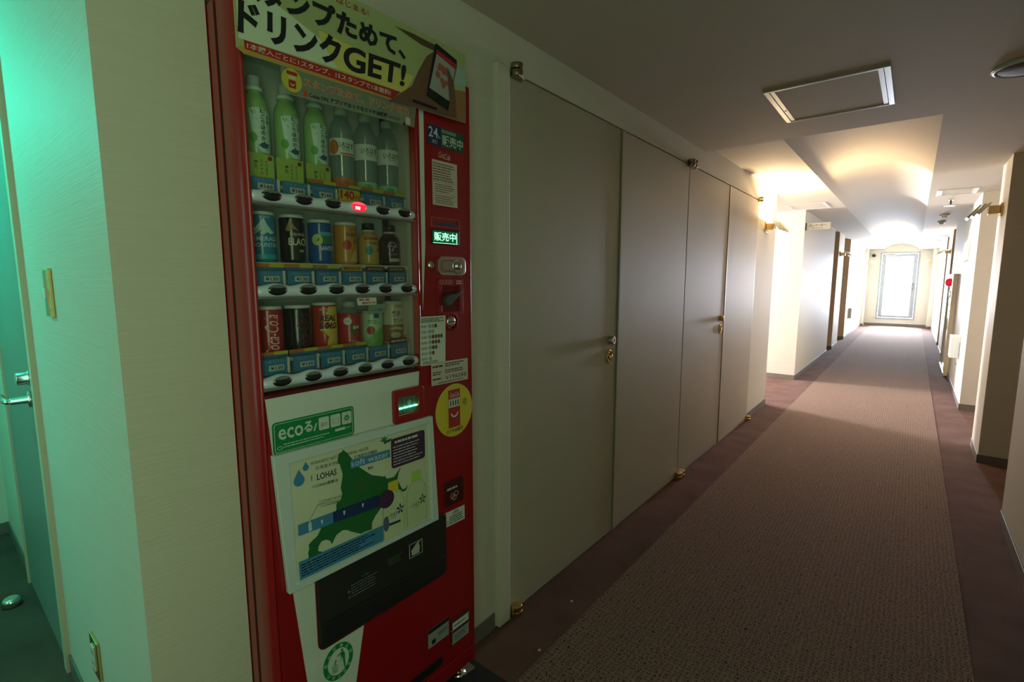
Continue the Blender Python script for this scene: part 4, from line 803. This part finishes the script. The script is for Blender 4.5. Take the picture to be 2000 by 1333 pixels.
bd_('printed_finger', SKIN, [(0.9603,1.7344),(0.9936,1.7348),(0.9908,1.7829),(0.9842,1.8268),(0.9647,1.8535),(0.962,1.845),(0.9684,1.7744)], 0.0068)
k = MB(); k.prism(rrect(0.845,0.925,1.7385,1.7455,0.001),B,0.0044,0.0048); k.build('store_strip', BLK, bn)
k = MB(); text(k,'ンプためて、',((0.5310,1.8200),(0.8266,1.8300),(0.8266,1.8780),(0.5310,1.8745)),B,0.0044,0.045); 
text(k,'スタ',((0.4400,1.8180),(0.5250,1.8200),(0.5250,1.8740),(0.4400,1.8730)),B,0.0044,0.045)
text(k,'ドリンク',((0.4350,1.7530),(0.6500,1.7560),(0.6500,1.8160),(0.4400,1.8150)),B,0.0044,0.045); text(k,'GET!',((0.6530,1.7560),(0.8190,1.7670),(0.8290,1.8180),(0.6560,1.8090)),B,0.0044,0.03)
k.build('banner_black_lettering', INK, bn)
k = MB(); text(k,'1本購入ごとに1スタンプ、15スタンプで1本無料!',((0.4507,1.7295),(0.7780,1.7345),(0.7795,1.7475),(0.4516,1.7405)),B,0.0040,0.012); k.build('banner_white_lettering', mat('banner_pale_print',(0.62,0.58,0.46),0.4), bn)
k = MB(); text(k,'キャンペーンはじまる!',((0.5250,1.8820),(0.7240,1.8885),(0.7228,1.9020),(0.5250,1.8960)),B,0.0044,0.01); k.build('banner_red_lettering', REDI, bn)
# clear film strip under the banner
fm = P(MB().prism([(0.515,1.670),(0.850,1.6800),(0.858,1.7285),(0.515,1.7205)], B, 0.0, 0.0008), 'clear_film', FILM, 0, 'clear film strip under the banner')
k = MB(); text(k,'スタンプためて、ドリンクGET!',((0.5610,1.6960),(0.8340,1.7030),(0.8347,1.7225),(0.5619,1.7115)),B,0.0014,0.040); k.build('film_outline', mat('film_cream',(0.80,0.70,0.42),0.4), fm)
k = MB(); text(k,'スタンプためて、ドリンクGET!',((0.5620,1.6968),(0.8330,1.7038),(0.8337,1.7217),(0.5629,1.7107)),B,0.0020,0.012); k.prism(rrect(0.560,0.569,1.6755,1.687,0.002),B,0.001,0.0016); k.build('film_red_lettering', mat('film_orange_red',(0.55,0.07,0.01),0.4), fm)
k = MB(); text(k,'Coke ON アプリでおトクなスマホ自販機',((0.5715,1.6755),(0.7692,1.6835),(0.7696,1.6930),(0.5715,1.6865)),B,0.0016,0.025); k.prism(rect(0.815,0.822,1.678,1.684),B,0.001,0.0014); micro(k,0.774,0.810,1.684,1.691,2,B,0.0014,0.3,seed=51); k.build('film_black_lettering', INK, fm)
MB().prism(rect(0.824,0.838,1.682,1.699), B, 0.0008, 0.0012).build('film_patch', PINKP, fm)
bg = MB().prism(ell(0.536,1.698,0.0210,0.0225,36), B, 0.0022, 0.0030).build('film_badge', mat('badge_gold',(0.52,0.48,0.06),0.4), fm)
k = MB(); k.prism(rect(0.5285,0.5435,1.6835,1.6985),B,0.0030,0.0034); k.prism(rrect(0.525,0.547,1.708,1.715,0.002),B,0.003,0.0034); k.build('badge_print', REDI, fm)
k = MB(); arc = [(0.536+0.005*math.cos(t),1.693+0.0055*math.sin(t)) for t in [PI*1.1+PI*0.8*i/8 for i in range(9)]]; arc2 = [(0.536+0.0035*math.cos(t),1.693+0.0035*math.sin(t)) for t in [PI*1.1+PI*0.8*i/8 for i in range(9)]]
k.prism(arc+arc2[::-1],B,0.0034,0.0038)
for i in range(4): k.prism(rect(0.5292+i*0.0038,0.5312+i*0.0038,1.700,1.706),B,0.0030,0.0034)
k.build('badge_print_white', WPAP, fm)

# ================================================================== DRINKS BEHIND THE GLASS
XP = -1.092
def drink(name, label, cat, y, z): return thing(name, label, cat, (XP,y,z), 'drinks on the middle row' if z > 1.25 else 'drinks on the bottom row')
def can(label, y, z, r, h, m, lid=None, name='drink_can'):
    t = drink(name, label, 'can', y, z)
    k = MB(); k.lathe([(r*0.86,0),(r*0.95,0.003),(r,0.008),(r,h-0.009),(r*0.985,h-0.007)],(XP,y,z),n=40); k.build('body', m, t)
    k = MB(); k.lathe([(r*0.985,h-0.007),(r*0.93,h-0.002),(r*0.94,h),(r*0.90,h),(r*0.88,h-0.003)],(XP,y,z),n=40); k.build('lid', lid or mat('can_lid_white',(0.55,0.58,0.55),0.35), t)
    return t, CYL(XP,y,r,z)
def wrap(k, body, a0, a1, b0, b1, f, bold=0.0, mi=0, d=0.0006, shear=0.0, rot=False): text(k, body, (a0,a1,b0,b1), f, d, bold, shear, mi, rot)
def wpoly(k, poly, f, d=0.0003, mi=0, seg=6):   # polygon subdivided along edges to follow the can
    out = []
    n_ = len(poly); cx = sum(p[0] for p in poly)/n_; cy = sum(p[1] for p in poly)/n_
    ring = []
    for i in range(n_):
        a, b = poly[i], poly[(i+1)%n_]
        for s in range(3): ring.append((a[0]+(b[0]-a[0])*s/3, a[1]+(b[1]-a[1])*s/3))
    levels = [0.0,0.33,0.66,1.0]; vs = [f(cx,cy,d)]; fs = []; m_n = len(ring)
    for L in levels[1:]: vs += [f(cx+(a-cx)*L, cy+(b-cy)*L, d) for a,b in ring]
    for i in range(m_n): fs.append((0,1+i,1+(i+1)%m_n))
    for l in range(2):
        for i in range(m_n): j=(i+1)%m_n; fs.append((1+l*m_n+i, 1+(l+1)*m_n+i, 1+(l+1)*m_n+j, 1+l*m_n+j))
    k.add(vs, fs, mi, True)
# row 1 : tea bottles
def tea_bottle(label, y):
    z = 1.5005; r = 0.0255; t = drink('tea_bottle', label, 'bottle', y, z); t['group'] = 'drinks on the top row'
    k = MB(); k.lathe([(0.022,0),(r,0.006),(r,0.05),(r*0.95,0.056),(r,0.062),(r,0.148),(r*0.97,0.158),(r*0.88,0.168),(r*0.72,0.176),(0.0155,0.181),(0.0150,0.190)],(XP,y,z),n=36); k.build('body', mat('tea_green_body',(0.26,0.46,0.17),0.3,coat=0.4), t)
    k = MB(); k.lathe([(0.0172,0.186),(0.0172,0.194),(0.0135,0.195),(0.0135,0.214),(0.012,0.216)],(XP,y,z),n=28); k.build('cap', mat('tea_cap_white',(0.55,0.66,0.62),0.4), t)
    f = CYL(XP,y,r,z,-0.18); k = MB(); wpoly(k, [(-0.008,0.074),(0.004,0.062),(0.028,0.064),(0.034,0.110),(0.030,0.148),(0.0,0.150),(-0.018,0.146),(-0.014,0.110)], f); k.build('label_panel', mat('tea_label_pale',(0.52,0.70,0.60),0.35), t)
    k = MB(); vtext(k,'にごりほのか',0.008,0.084,0.148,0.012,f,0.0010,0.02); vtext(k,'綾鷹',0.019,0.118,0.138,0.006,f,0.0008); k.build('label_lettering', INK, t)
    k = MB(); wpoly(k, ell(0.009,0.076,0.009,0.006,12), f, 0.0009); wpoly(k, [(-0.004,0.077),(0.000,0.076),(0.000,0.072)], f,0.0009); wpoly(k, [(0.016,0.080),(0.022,0.083),(0.017,0.074)], f,0.0009); wpoly(k, ell(0.009,0.083,0.002,0.0015,8), f,0.0009); k.build('teapot_mark', mat('teapot_blue',(0.03,0.10,0.16),0.4), t)
    k = MB(); wpoly(k, ell(-0.012,0.090,0.008,0.010,14), f, 0.0008); k.build('leaf_mark', mat('leaf_green',(0.10,0.34,0.05),0.4), t)
    k = MB(); k.lathe([(r+0.0004,0.066),(r+0.0004,0.004)],(XP,y,z),n=32,cap=False)
    return t
tea_bottle('pale green tea bottle, leftmost on the top row', 0.500)
tea_bottle('pale green tea bottle under the round gold badge, second on the top row', 0.566)
tea_bottle('pale green tea bottle, third on the top row beside the peach water', 0.633)
def water_bottle(label, y, kind):
    z = 1.5005; r = 0.0285; t = drink('water_bottle', label, 'bottle', y, z); t['group'] = 'drinks on the top row'
    pr = [(0.024,0),(r,0.006),(r,0.04)]
    for q in range(4): pr += [(r*0.95,0.047+q*0.013),(r,0.052+q*0.013)]
    pr += [(r,0.140),(r*0.95,0.152),(r*0.82,0.165),(r*0.6,0.176),(0.0135,0.183),(0.0125,0.186),(0.0125,0.196)]
    k = MB(); k.lathe(pr,(XP,y,z),n=36); k.build('body', PET, t)
    k = MB(); k.lathe([(0.0150,0.186),(0.0150,0.202),(0.0135,0.204)],(XP,y,z),n=24); k.build('cap', mat('cap_white_green',(0.40,0.52,0.42),0.4), t)
    f = CYL(XP,y,r,z,-0.38); k = MB(); gridpatch(k,-0.040,0.030,0.092,0.130,f,0.0006,14); k.build('label_band', mat('water_label',(0.60,0.68,0.62),0.35), t)
    k = MB(); wrap(k,'いろはす',-0.016,0.024,0.107,0.121,f,0.02,d=0.0014); wrap(k,'I LOHAS',-0.005,0.014,0.102,0.106,f,0.0,d=0.0014); k.build('label_lettering', mat('dark_green_letter',(0.02,0.08,0.04),0.4), t)
    if kind == 'peach':
        k = MB(); wpoly(k, ell(-0.024,0.110,0.012,0.017,16), f, 0.0010); wpoly(k, rect(-0.008,0.026,0.093,0.098), f, 0.0010); k.build('fruit_mark', mat('peach_print',(0.60,0.15,0.04),0.4), t)
    k = MB(); k.lathe([(r*1.01,0.002),(r*1.01,0.040)],(XP,y,z),n=36,cap=False); k.build('lower_label', mat('peach_card',(0.55,0.17,0.05),0.35) if kind == 'peach' else mat('pale_green_card',(0.30,0.52,0.26),0.35), t)
    f2 = CYL(XP,y,r*1.01,z,-0.4); k = MB()
    wpoly(k, [(-0.022,0.012),(-0.008,0.036),(0.006,0.034),(0.020,0.006),(0.0,0.004)], f2, 0.0008); k.build('leaf_mark', mat('dark_peach',(0.42,0.10,0.03),0.4) if kind == 'peach' else mat('leaf_bright',(0.04,0.36,0.08),0.4), t)
    return t
water_bottle('clear water bottle with an orange peach label, fourth on the top row', 0.700, 'peach')
water_bottle('clear water bottle with a green leaf label, fifth on the top row', 0.766, 'leaf')
water_bottle('clear water bottle with a green leaf label, rightmost on the top row', 0.832, 'leaf')
# tea product cards in front of the first three bottles
for j, yc in enumerate((0.489,0.553,0.619)):
    FP = FX(-1.060)
    c_ = P(MB().prism(rrect(yc-0.030,yc+0.029,1.5085 if j < 2 else 1.523,1.557,0.003), FP, 0, 0.001), 'product_card', mat('tea_card',(0.44,0.58,0.13),0.4), 0, 'yellow-green tea card')
    k = MB(); vtext(k,'緑茶',yc-0.008,1.524,1.543,0.008,FP,0.0016,0.02); vtext(k,'さわやか',yc+0.003,1.514 if j < 2 else 1.524,1.546,0.006,FP,0.0016); vtext(k,'すっきり',yc+0.013,1.514 if j < 2 else 1.524,1.545,0.005,FP,0.0016); k.build('card_lettering', mat('dark_olive_ink',(0.05,0.09,0.02),0.5), c_)
    MB().prism(rrect(yc+0.017,yc+0.025,1.546,1.554,0.001), FP, 0.001, 0.0016).build('card_stamp', mat('stamp_red',(0.30,0.03,0.02),0.5), c_)
# row 2
z2 = 1.3385
r2 = 0.0265
t,f = can('teal blue coffee can with a white mountain, leftmost on the middle row', 0.500, z2, r2, 0.105, mat('can_teal',(0.03,0.17,0.30),0.25,coat=0.5))
k = MB(); wpoly(k,[(-0.024,0.066),(-0.012,0.072),(-0.002,0.084),(0.004,0.092),(0.010,0.078),(0.018,0.068),(0.026,0.062),(0.018,0.058),(0.010,0.062),(0.002,0.056),(-0.006,0.062),(-0.014,0.056)],f); k.build('mountain_mark', mat('mountain_pale',(0.42,0.58,0.58),0.4), t)
k = MB(); wrap(k,'EMERALD',-0.018,0.036,0.044,0.053,f,0.02); wrap(k,'MOUNTAIN',-0.022,0.040,0.031,0.040,f,0.02); wrap(k,'GEORGIA',-0.006,0.016,0.091,0.096,f,0.0); k.build('can_lettering', mat('pale_teal_letter',(0.40,0.58,0.60),0.4), t)
k = MB(); gridpatch(k,-0.04,0.04,0.006,0.016,f,0.0003,16); k.build('can_band', mat('teal_band',(0.02,0.32,0.34),0.4), t)
t,f = can('black coffee can with large white letters on the middle row', 0.566, z2, r2, 0.105, mat('can_black',(0.010,0.010,0.008),0.2,coat=0.5))
k = MB(); wpoly(k,[(-0.014,0.070),(-0.004,0.094),(0.004,0.080),(0.016,0.068),(0.004,0.074),(-0.006,0.068)],f); k.build('mountain_mark', mat('mountain_gold',(0.22,0.15,0.05),0.4), t)
k = MB(); wrap(k,'BLACK',-0.008,0.040,0.038,0.054,f,0.02); wrap(k,'GEORGIA',0.000,0.030,0.059,0.065,f,0.01); wrap(k,'無糖',0.014,0.026,0.023,0.029,f,0.01); k.build('can_lettering', CREAM, t)
t,f = can('blue coffee can with a round yellow emblem on the middle row', 0.633, z2, r2, 0.100, mat('can_blue',(0.01,0.08,0.28),0.25,coat=0.5))
k = MB(); wpoly(k, ell(-0.006,0.054,0.012,0.013,18), f, 0.0006); k.build('round_emblem', mat('emblem_yellow',(0.42,0.46,0.16),0.4), t)
k = MB(); gridpatch(k,0.000,0.034,0.045,0.072,f,0.0003,8); k.build('landscape_mark', mat('landscape_green',(0.03,0.16,0.10),0.4), t)
k = MB(); gridpatch(k,0.000,0.034,0.064,0.072,f,0.0005,8); k.build('sky_mark', mat('sky_pale',(0.10,0.30,0.45),0.4), t)
k = MB(); wrap(k,'SANTOS',0.000,0.036,0.030,0.040,f,0.02); k.build('can_lettering', mat('white_letter',(0.8,0.84,0.8),0.4), t)
k = MB(); wpoly(k,[(-0.008,0.050),(-0.002,0.052),(0.0,0.060),(-0.005,0.056)],f,0.0009); k.build('leaf_mark', GREENI, t)
t,f = can('golden orange coffee can with a red disc on the middle row', 0.700, z2, r2, 0.100, mat('can_gold',(0.50,0.22,0.03),0.25,coat=0.5))
k = MB(); wrap(k,'PREMIUM',0.002,0.036,0.066,0.075,f,0.01); wrap(k,'GEORGIA',0.010,0.034,0.080,0.085,f,0.0); wpoly(k,[(0.020,0.052),(0.028,0.060),(0.030,0.056),(0.024,0.050)],f); k.build('can_lettering', BROWN, t)
k = MB(); wpoly(k, ell(0.004,0.046,0.0105,0.0115,16), f, 0.0006); k.build('red_disc', mat('disc_red',(0.42,0.03,0.02),0.4), t)
k = MB(); wpoly(k,[(0.010,0.006),(0.034,0.006),(0.038,0.050),(0.030,0.036),(0.020,0.030)],f,0.0004); k.build('cream_swirl', mat('swirl_yellow',(0.55,0.40,0.10),0.4), t)
def can_bottle(label, y, z, r, m, capm, hb=0.082):
    t = drink('bottle_can', label, 'can', y, z)
    k = MB(); k.lathe([(r*0.9,0),(r,0.006),(r,hb*0.8),(r*0.92,hb*0.93),(0.017,hb+0.004),(0.0145,hb+0.007)],(XP,y,z),n=36); k.build('body', m, t)
    k = MB(); k.lathe([(0.0150,hb+0.007),(0.0150,hb+0.011),(0.0142,hb+0.012)],(XP,y,z),n=30); k.build('neck_ring', WPAP, t)
    k = MB(); k.lathe([(0.0155,hb+0.012),(0.0155,hb+0.026),(0.0148,hb+0.028)],(XP,y,z),n=30); k.build('cap', capm, t)
    return t, CYL(XP,y,r,z)
t,f = can_bottle('golden coffee bottle can with black cap and teal disc on the middle row', 0.766, z2, 0.0262, mat('bottle_can_gold',(0.48,0.30,0.06),0.25,coat=0.5), BLK, 0.076)
k = MB(); wrap(k,'PREMIUM',0.000,0.034,0.050,0.058,f,0.01); wpoly(k,[(0.022,0.036),(0.030,0.044),(0.032,0.040),(0.026,0.034)],f); k.build('can_lettering', BROWN, t)
k = MB(); wpoly(k, ell(0.002,0.036,0.010,0.011,16), f, 0.0006); k.build('teal_disc', mat('disc_teal',(0.02,0.22,0.20),0.4), t)
k = MB(); gridpatch(k,-0.01,0.03,0.062,0.069,f,0.0004,8); k.build('red_band', mat('disc_red2',(0.34,0.06,0.02),0.4), t)
t,f = can_bottle('dark brown coffee bottle can, rightmost on the middle row', 0.832, z2, 0.0275, mat('bottle_can_dark',(0.018,0.010,0.010),0.2,coat=0.5), BLK, 0.076)
k = MB(); k.add(*(lambda pts:( [f(a,b,0.0006) for a,b in pts[0]]+[f(a,b,0.0006) for a,b in pts[1]], [(i,i+1,i+13,i+12) for i in range(11)]))(([(0.008+0.013*math.cos(PI*i/11),0.046+0.014*math.sin(PI*i/11)) for i in range(12)],[(0.008+0.011*math.cos(PI*i/11),0.046+0.012*math.sin(PI*i/11)) for i in range(12)])))
wrap(k,'7',0.004,0.018,0.036,0.052,f,0.02); wrap(k,'European',-0.002,0.026,0.025,0.032,f,0.0); k.build('can_lettering', mat('rose_letter',(0.40,0.28,0.24),0.4), t)
k = MB(); gridpatch(k,0.000,0.030,0.010,0.018,f,0.0005,6); k.build('small_tag', CREAM, t)
k = MB(); wrap(k,'香るブラック',0.002,0.028,0.012,0.016,f,0.0,d=0.001); k.build('tag_lettering', INK, t)
# row 3
z3 = 1.1305; r3 = 0.0300
t,f = can('red cola can with white script lettering, leftmost on the bottom row', 0.502, z3, r3, 0.114, mat('can_red',(0.36,0.015,0.018),0.25,coat=0.5))
k = MB(); wrap(k,'Coca-Cola',-0.008,0.020,0.006,0.096,f,0.0,shear=0.35,rot=True); k.build('can_lettering', mat('script_white',(0.60,0.54,0.48),0.4), t)
t,f = can('black cola can with dark red script, second on the bottom row', 0.568, z3, r3, 0.114, mat('can_black2',(0.008,0.008,0.008),0.2,coat=0.5))
k = MB(); wrap(k,'Coca-Cola',-0.002,0.026,0.006,0.096,f,0.0,shear=0.35,rot=True); k.build('can_lettering', mat('script_darkred',(0.14,0.015,0.01),0.4), t)
t,f = can('red and yellow energy drink can on the bottom row', 0.635, z3+0.004, 0.0285, 0.114, mat('can_red2',(0.40,0.03,0.015),0.25,coat=0.5))
k = MB(); wpoly(k,[(0.010,0.104),(0.036,0.104),(0.036,0.060),(-0.004,0.062)],f,0.0005); wpoly(k,[(-0.012,0.050),(0.018,0.058),(0.030,0.006),(0.002,0.006),(0.010,0.040)],f,0.0005); gridpatch(k,0.018,0.040,0.008,0.062,f,0.0004,5); k.build('lightning_mark', mat('bolt_yellow',(0.62,0.42,0.06),0.4), t)
k = MB(); wrap(k,'REAL',-0.010,0.028,0.070,0.084,f,0.035,shear=0.2,d=0.0012); wrap(k,'GOLD',-0.012,0.030,0.052,0.066,f,0.035,shear=0.2,d=0.0012); k.build('can_lettering', INK, t)
k = MB(); wrap(k,'RULE YOUR',-0.010,0.012,0.095,0.101,f,0.02); wrap(k,'GOLD',-0.004,0.010,0.088,0.093,f,0.02); k.build('small_lettering', CREAM, t)
t = drink('juice_bottle', 'red labelled apple juice bottle with clear top on the bottom row', 'bottle', 0.702, z3+0.004); y = 0.702; zz = z3+0.004
k = MB(); k.lathe([(0.026,0),(0.0295,0.005),(0.0295,0.070),(0.027,0.082),(0.018,0.094),(0.015,0.098),(0.015,0.106)],(XP,y,zz),n=36); k.build('body', PET, t)
k = MB(); k.lathe([(0.017,0.100),(0.017,0.112),(0.0155,0.114)],(XP,y,zz),n=24); k.build('cap', mat('clear_cap',(0.35,0.42,0.40),0.3), t)
k = MB(); k.lathe([(0.0300,0.003),(0.0300,0.078),(0.0280,0.084)],(XP,y,zz),n=36,cap=False); k.build('sleeve', mat('sleeve_red',(0.42,0.02,0.02),0.3,coat=0.4), t)
f = CYL(XP,y,0.0300,zz); k = MB(); wpoly(k, ell(-0.004,0.066,0.010,0.009,14), f, 0.0006); k.build('speech_bubble', mat('bubble_white',(0.58,0.58,0.52),0.4), t)
k = MB(); wrap(k,'りんご',-0.010,0.002,0.063,0.069,f,0.02,d=0.0012); k.build('bubble_lettering', REDI, t)
k = MB(); wpoly(k, ell(0.014,0.045,0.013,0.014,16), f, 0.0005); k.build('apple_mark', mat('apple_dark',(0.10,0.09,0.03),0.4), t)
k = MB(); wpoly(k, ell(0.012,0.050,0.004,0.005,8), f, 0.0008); wpoly(k, ell(0.020,0.051,0.004,0.004,8), f, 0.0008); wrap(k,'Qoo',0.004,0.024,0.010,0.019,f,0.03); k.build('sleeve_lettering', CREAM, t)
t,f = can('pale green aloe drink can with a red disc on the bottom row', 0.768, z3, 0.0275, 0.092, mat('can_aloe',(0.46,0.62,0.40),0.3,coat=0.4), CREAM)
k = MB(); wrap(k,'アロエ',-0.010,0.014,0.058,0.068,f,0.02); wrap(k,'白ぶどう',0.016,0.030,0.058,0.064,f,0.0); k.build('can_lettering', GREENI, t)
k = MB(); wpoly(k, ell(-0.002,0.042,0.0105,0.011,16), f, 0.0006); k.build('red_disc', mat('disc_red3',(0.42,0.05,0.02),0.4), t)
k = MB(); wpoly(k, [(-0.014,0.010),(0.0,0.030),(0.020,0.046),(0.034,0.050),(0.034,0.006),(0.0,0.004)], f, 0.0004); k.build('leaf_mark', mat('aloe_green',(0.16,0.42,0.06),0.4), t)
k = MB(); gridpatch(k,0.006,0.020,0.073,0.085,f,0.0005,4); k.build('dark_tag', TEALI, t)
t,f = can('cream and brown milk coffee can, rightmost on the bottom row', 0.834, z3, 0.0285, 0.114, mat('can_cream',(0.58,0.52,0.36),0.3,coat=0.4))
k = MB(); gridpatch(k,-0.045,0.045,0.006,0.052,f,0.0003,18); k.build('coffee_band', mat('coffee_brown',(0.28,0.13,0.04),0.35), t)
k = MB(); wpoly(k, [(-0.010,0.040),(0.010,0.048),(0.034,0.042),(0.030,0.036),(0.010,0.040)], f, 0.0006); wpoly(k, ell(0.010,0.024,0.014,0.008,14), f, 0.0006); k.build('milk_swirl', mat('milk_cream',(0.56,0.44,0.24),0.4), t)
k = MB(); wrap(k,'贅沢',0.000,0.024,0.074,0.088,f,0.025); wrap(k,'カフェオレ',0.004,0.036,0.058,0.069,f,0.02); wrap(k,'GEORGIA',0.008,0.034,0.098,0.104,f,0.01); k.build('can_lettering', BROWN, t)

# drink colours raised to offset the dim light behind the glass
for m in {m for o in bpy.data.objects if o.parent and o.parent.get('category') in ('can','bottle') for m in o.data.materials}:
    if m.use_nodes and 'Principled BSDF' in m.node_tree.nodes and m not in (INK, BLK, CREAM, WPAP, BROWN, REDI, GREENI, TEALI):
        q = m.node_tree.nodes['Principled BSDF'].inputs['Base Color']; q.default_value = (*[min(0.9, c*1.35) for c in q.default_value[:3]], 1)
